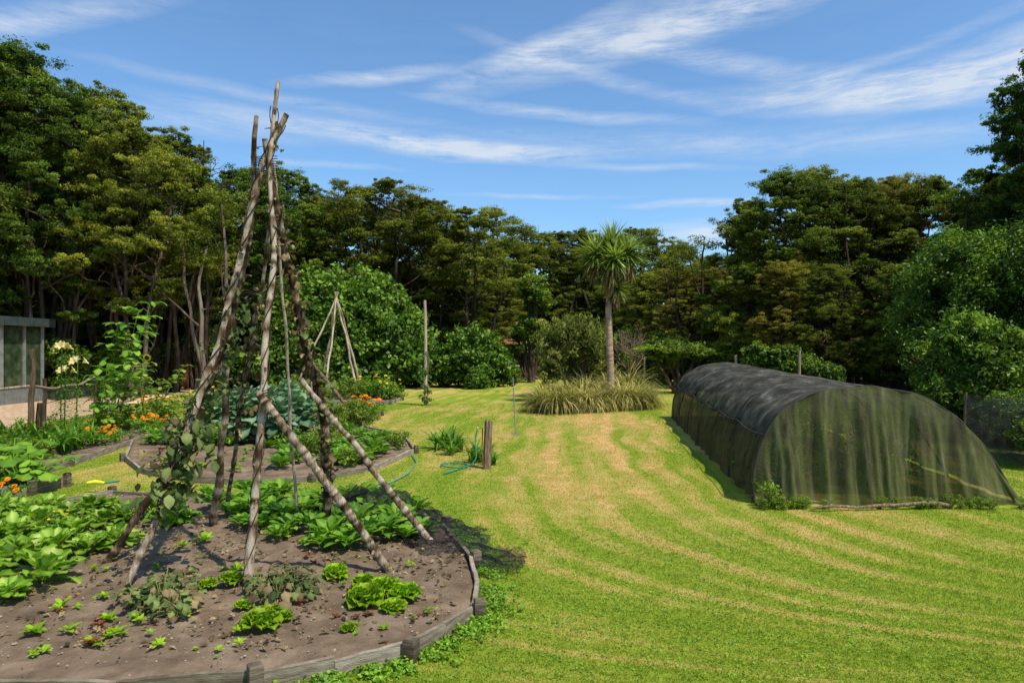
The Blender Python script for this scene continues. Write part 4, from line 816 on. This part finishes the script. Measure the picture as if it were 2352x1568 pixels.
plant_tree(lt,*at(1222,44),1.1,1.05,.4,'upright light green tree in front of cottage','broadleaf_tree')
plant_tree(lt,*at(1205,47),.9,.6,1.4,'upright light green tree in front of cottage','broadleaf_tree')
wp=shrub(207,[(0,0,2.9,1.3,.8),(1.1,.2,2.5,.9,1.0),(-1.1,0,2.4,.9,1.1),(.3,-.9,2.2,.9,1.1),(-1.3,-.3,1.4,.6,.9),(1.3,-.2,1.5,.6,.8),(.2,.9,2.4,.9,1.0)],.16,.35,36,30,'weep',subr=.33,hang=1.5,tr_r=.1)
plant_tree(wp,*at(1318,31),1.0,1.0,.4,'small weeping tree with drooping olive foliage','weeping_tree')
fl=shrub(208,[(0,0,2.2,1.3,.28),(1.1,0,2.0,.9,.22),(-1.2,0,2.1,1.0,.25),(0,1,2.3,.9,.25)],.15,.4,34,26,'lightleaf',subr=.28,flat=.35)
plant_tree(fl,*at(1555,33),1.0,1.0,.4,'low spreading tree with flat feathery light green top','spreading_tree')
und=shrub(209,lumpset(9,12,1.9,1.9,1.3,1.4,.85),.17,.5,22,24,'laurel',subr=.34)
for i,(u,d,s,t) in enumerate([(150,29.5,.8,.9),(250,32,.8,.8),(350,36,.8,.8),(470,38,1.2,1.2),(530,41,1.3,1.5),(1440,46,1.2,1.2),(1500,42,1.0,1.1),(1600,42,1.0,1.0),(1690,36,.9,.9),(1380,48,1.2,1.3),(1010,50,1.1,1.3),(960,46,1.0,1.2),(1270,50,1.1,1.3),(1860,30,.7,.7)]):
    plant_tree(und,*at(u,d),s,t,i*1.3,'dark leafy undergrowth shrub at the forest edge','undergrowth_shrub','bush','shrubs along the forest edge')
def twigs(mb,p,d,L,r,dep,rg):
    e=p+d*L; tube(mb,wander(p,e,5,L*.06,rg),np.linspace(r,r*.65,5),5,.5,cap=False)
    if dep==0: return
    for k in range(3): twigs(mb,e,unit(d+rg.normal(size=3)*.55+np.array([0,0,.1])),L*rg.uniform(.6,.8),r*.62,dep-1,rg)
mb=MB(); rg=np.random.default_rng(5)
for k in range(4): twigs(mb,np.array([0,0,0.]),unit(np.array([rg.normal()*.5,rg.normal()*.4,1.2])),1.2,.04,4,rg)
x,y=at(1455,35); o=mb.obj('bare_shrub',[M['pole']],loc=(x,y,0)); tag(o,'leafless grey twiggy shrub beside the cabbage tree','bush')
mb=MB(); 
for k in range(2): twigs(mb,np.array([0,0,3.2]),unit(np.array([rg.normal()*.5,rg.normal()*.4-.3,1.2])),1.2,.035,2,rg)
tube(mb,wander((0,0,0),(0,0,3.2),10,.2),.05,6,.5); x,y=at(1890,32.5); o=mb.obj('dead_tree',[M['bark']],loc=(x,y,0)); tag(o,'pale dead tree with bare branches before dark foliage','tree')
mb=MB(); tube(mb,wander((0,0,0),(0,0,9.2),14,.4),np.linspace(.14,.05,14),6,.3)
for k in range(16):
    z=7.5+k*.17; a=k*2.4; L=1.2*(1-(k/18)); twigs(mb,np.array([0,0,z+1.2]),unit(np.array([math.cos(a),math.sin(a),.5])),L*.7,.03,2,rg)
tube(mb,[(0,0,9.1),(.05,0,11.6)],[.05,.02],5,.3); x,y=at(466,34); o=mb.obj('bare_tree',[M['bark']],loc=(x,y,0)); o.scale=(1,1,1.08); tag(o,'thin bare-topped tree poking above the forest','tree')

# cabbage tree
x,y=at(1402,26.2); cbt=empty('cabbage_tree',(x,y,0)); tag(cbt,'cabbage tree with slim trunk and spiky round head','tree')
mb=MB(); Q=spline([(0,0,0),(0.02,0,1),(-.03,0,2.4),(-.08,0,3.6),(0,0,4.5),(.1,0,5.2)],40,4)
tube(mb,Q,np.interp(np.linspace(0,5,40),[0,.4,5],[.22,.145,.11])*(1+.04*np.sin(np.linspace(0,150,40))),12,.5,rough=.03)
for e in [(-.5,.1,5.7),(.65,0,5.7),(.1,.3,6.1)]: tube(mb,wander((.05,0,4.9),e,8,.06),.1,8,.4)
mb.obj('trunk',[M['palmbark']],parent=cbt)
rg=np.random.default_rng(12); mb=MB(); md=MB()
for hd,nn,LL in [((-.5,.1,5.75),240,1.1),((.62,0,5.8),240,1.1),((.08,.2,6.15),260,1.05),((.1,-.35,5.55),180,1.0),((.22,-.1,4.5),100,.75),((-.1,-.2,5.05),90,.85)]:
    for i in range(nn):
        f=(i+.5)/nn; el_=math.asin(max(-1,min(1,1-1.75*f)))+rg.normal()*.1; a=i*2.39996+rg.normal()*.2
        grow_leaf(mb,np.array(hd)+rg.normal(size=3)*.04,a,LL*rg.uniform(.7,1.12),.07,el_,.05+.35*rg.random()*math.cos(el_),0,rg,nl=5,nc=3,cup=.5,tint=np.clip(.85-.55*f+rg.normal()*.2,0,1),shape=.5,stalk=0)
    for i in range(int(nn*.36)):
        grow_leaf(md,np.array(hd)+rg.normal(size=3)*.08-np.array([0,0,.1]),rg.uniform(0,6.283),LL*rg.uniform(.8,1.15),.06,-.7-.7*rg.random(),.25,0,rg,nl=5,nc=3,cup=.4,tint=rg.random(),shape=.45,stalk=0)
mb.obj('crown',[M['sword']],parent=cbt); md.obj('dead_leaf_skirt',[M['deadleaf']],parent=cbt)
def tussock(seed,h,n=900):
    r=np.random.default_rng(seed); mb=MB()
    for i in range(n):
        a=r.uniform(0,6.283); grow_leaf(mb,(r.normal()*.13,r.normal()*.13,0),a,h*r.uniform(.6,1.25),.03,1.5-r.random()*.45,1.0+2.0*r.random(),0,r,nl=7,nc=2,cup=0,tint=r.random(),shape=.5,stalk=0)
    return mb.mesh('tussock_blades',[M['straw']])
TS=[tussock(1,1.3,760),tussock(2,1.45,760),tussock(3,1.2,640)]
for i,(u,v,s) in enumerate([(1248,944,.85),(1276,948,.95),(1312,946,.8),(1345,944,1.0),(1378,942,.8),(1430,940,1.05),(1456,938,1.05),(1480,934,.8),(1300,928,1.1),(1350,925,1.2),(1440,922,1.2),(1255,928,.95),(1400,920,1.1)]):
    x,y=gp(u,v); o=bpy.data.objects.new('tussock_grass',TS[i%3]); C.objects.link(o); o.location=(x,y,0); o.scale=(s,s,s*R.uniform(.95,1.15)); o.rotation_euler=(0,0,i*1.1); tag(o,'arching straw-coloured tussock grass clump on the lawn','grass clump','tussock grasses under the cabbage tree')
for u,d,v in [(1690,24,815),(1836,23,805),(1480,40,820),(1900,26,835),(1440,42,825)]:
    x,y=at(u,d); mb=MB(); tube(mb,wander((0,0,0),(0,0,hz(v,d)),8,.02),.05,8,.6); o=mb.obj('fence_post',[M['pole']],loc=(x,y,0)); tag(o,'rough grey timber fence post among shrubs','post','scattered fence posts')
nf=empty('netting_fence',(8.6,11.5,0)); tag(nf,'saggy wire netting fence strung between thin stakes','fence')
for k in range(4):
    mb=MB(); tube(mb,wander((k*.55,-k*1.1+1.5,0),(k*.55+.05,-k*1.1+1.5,1.3),6,.02),.025,7,.3); mb.obj('post',[M['pole']],parent=nf)
    if k<3:
        mb=MB(); mb.add([(k*.55,-k*1.1+1.5,.05),(k*.55+.55,-k*1.1+.4,.05),(k*.55+.55,-k*1.1+.4,1.25),(k*.55,-k*1.1+1.5,1.25)],[(0,1,2,3)]); mb.obj('mesh_panel',[M['wire']],parent=nf)
mb=MB(); c=[];r_=[]
for i in range(900):
    a=R.uniform(-1.15,1.15); d=R.uniform(60,85)*(1-.28*abs(a)); x,y=math.sin(a)*d,math.cos(a)*d; c.append((x,y,R.uniform(.3,9.0)*(1 if R.random()<.6 else .5))); r_.append(R.uniform(1.6,3))
leaves(mb,c,r_,150,.65,.4,R,flat=.7,tint=R.random(900)*.4)  # leaf tint held at the dark end, painting in the shade under the canopy
for i in range(160):
    a=R.uniform(-1.1,1.1); d=R.uniform(56,64)*(1-.25*abs(a)); x,y=math.sin(a)*d,math.cos(a)*d; tube(mb,wander((x,y,0),(x+R.normal(),y,7),6,.3),.12,5,.5,mat=1,cap=False)
g=mb.obj('distant_woodland',[M['kandark'],M['bark']]); g['kind']='stuff'; tag(g,'dense dark woodland closing off the clearing','woodland')
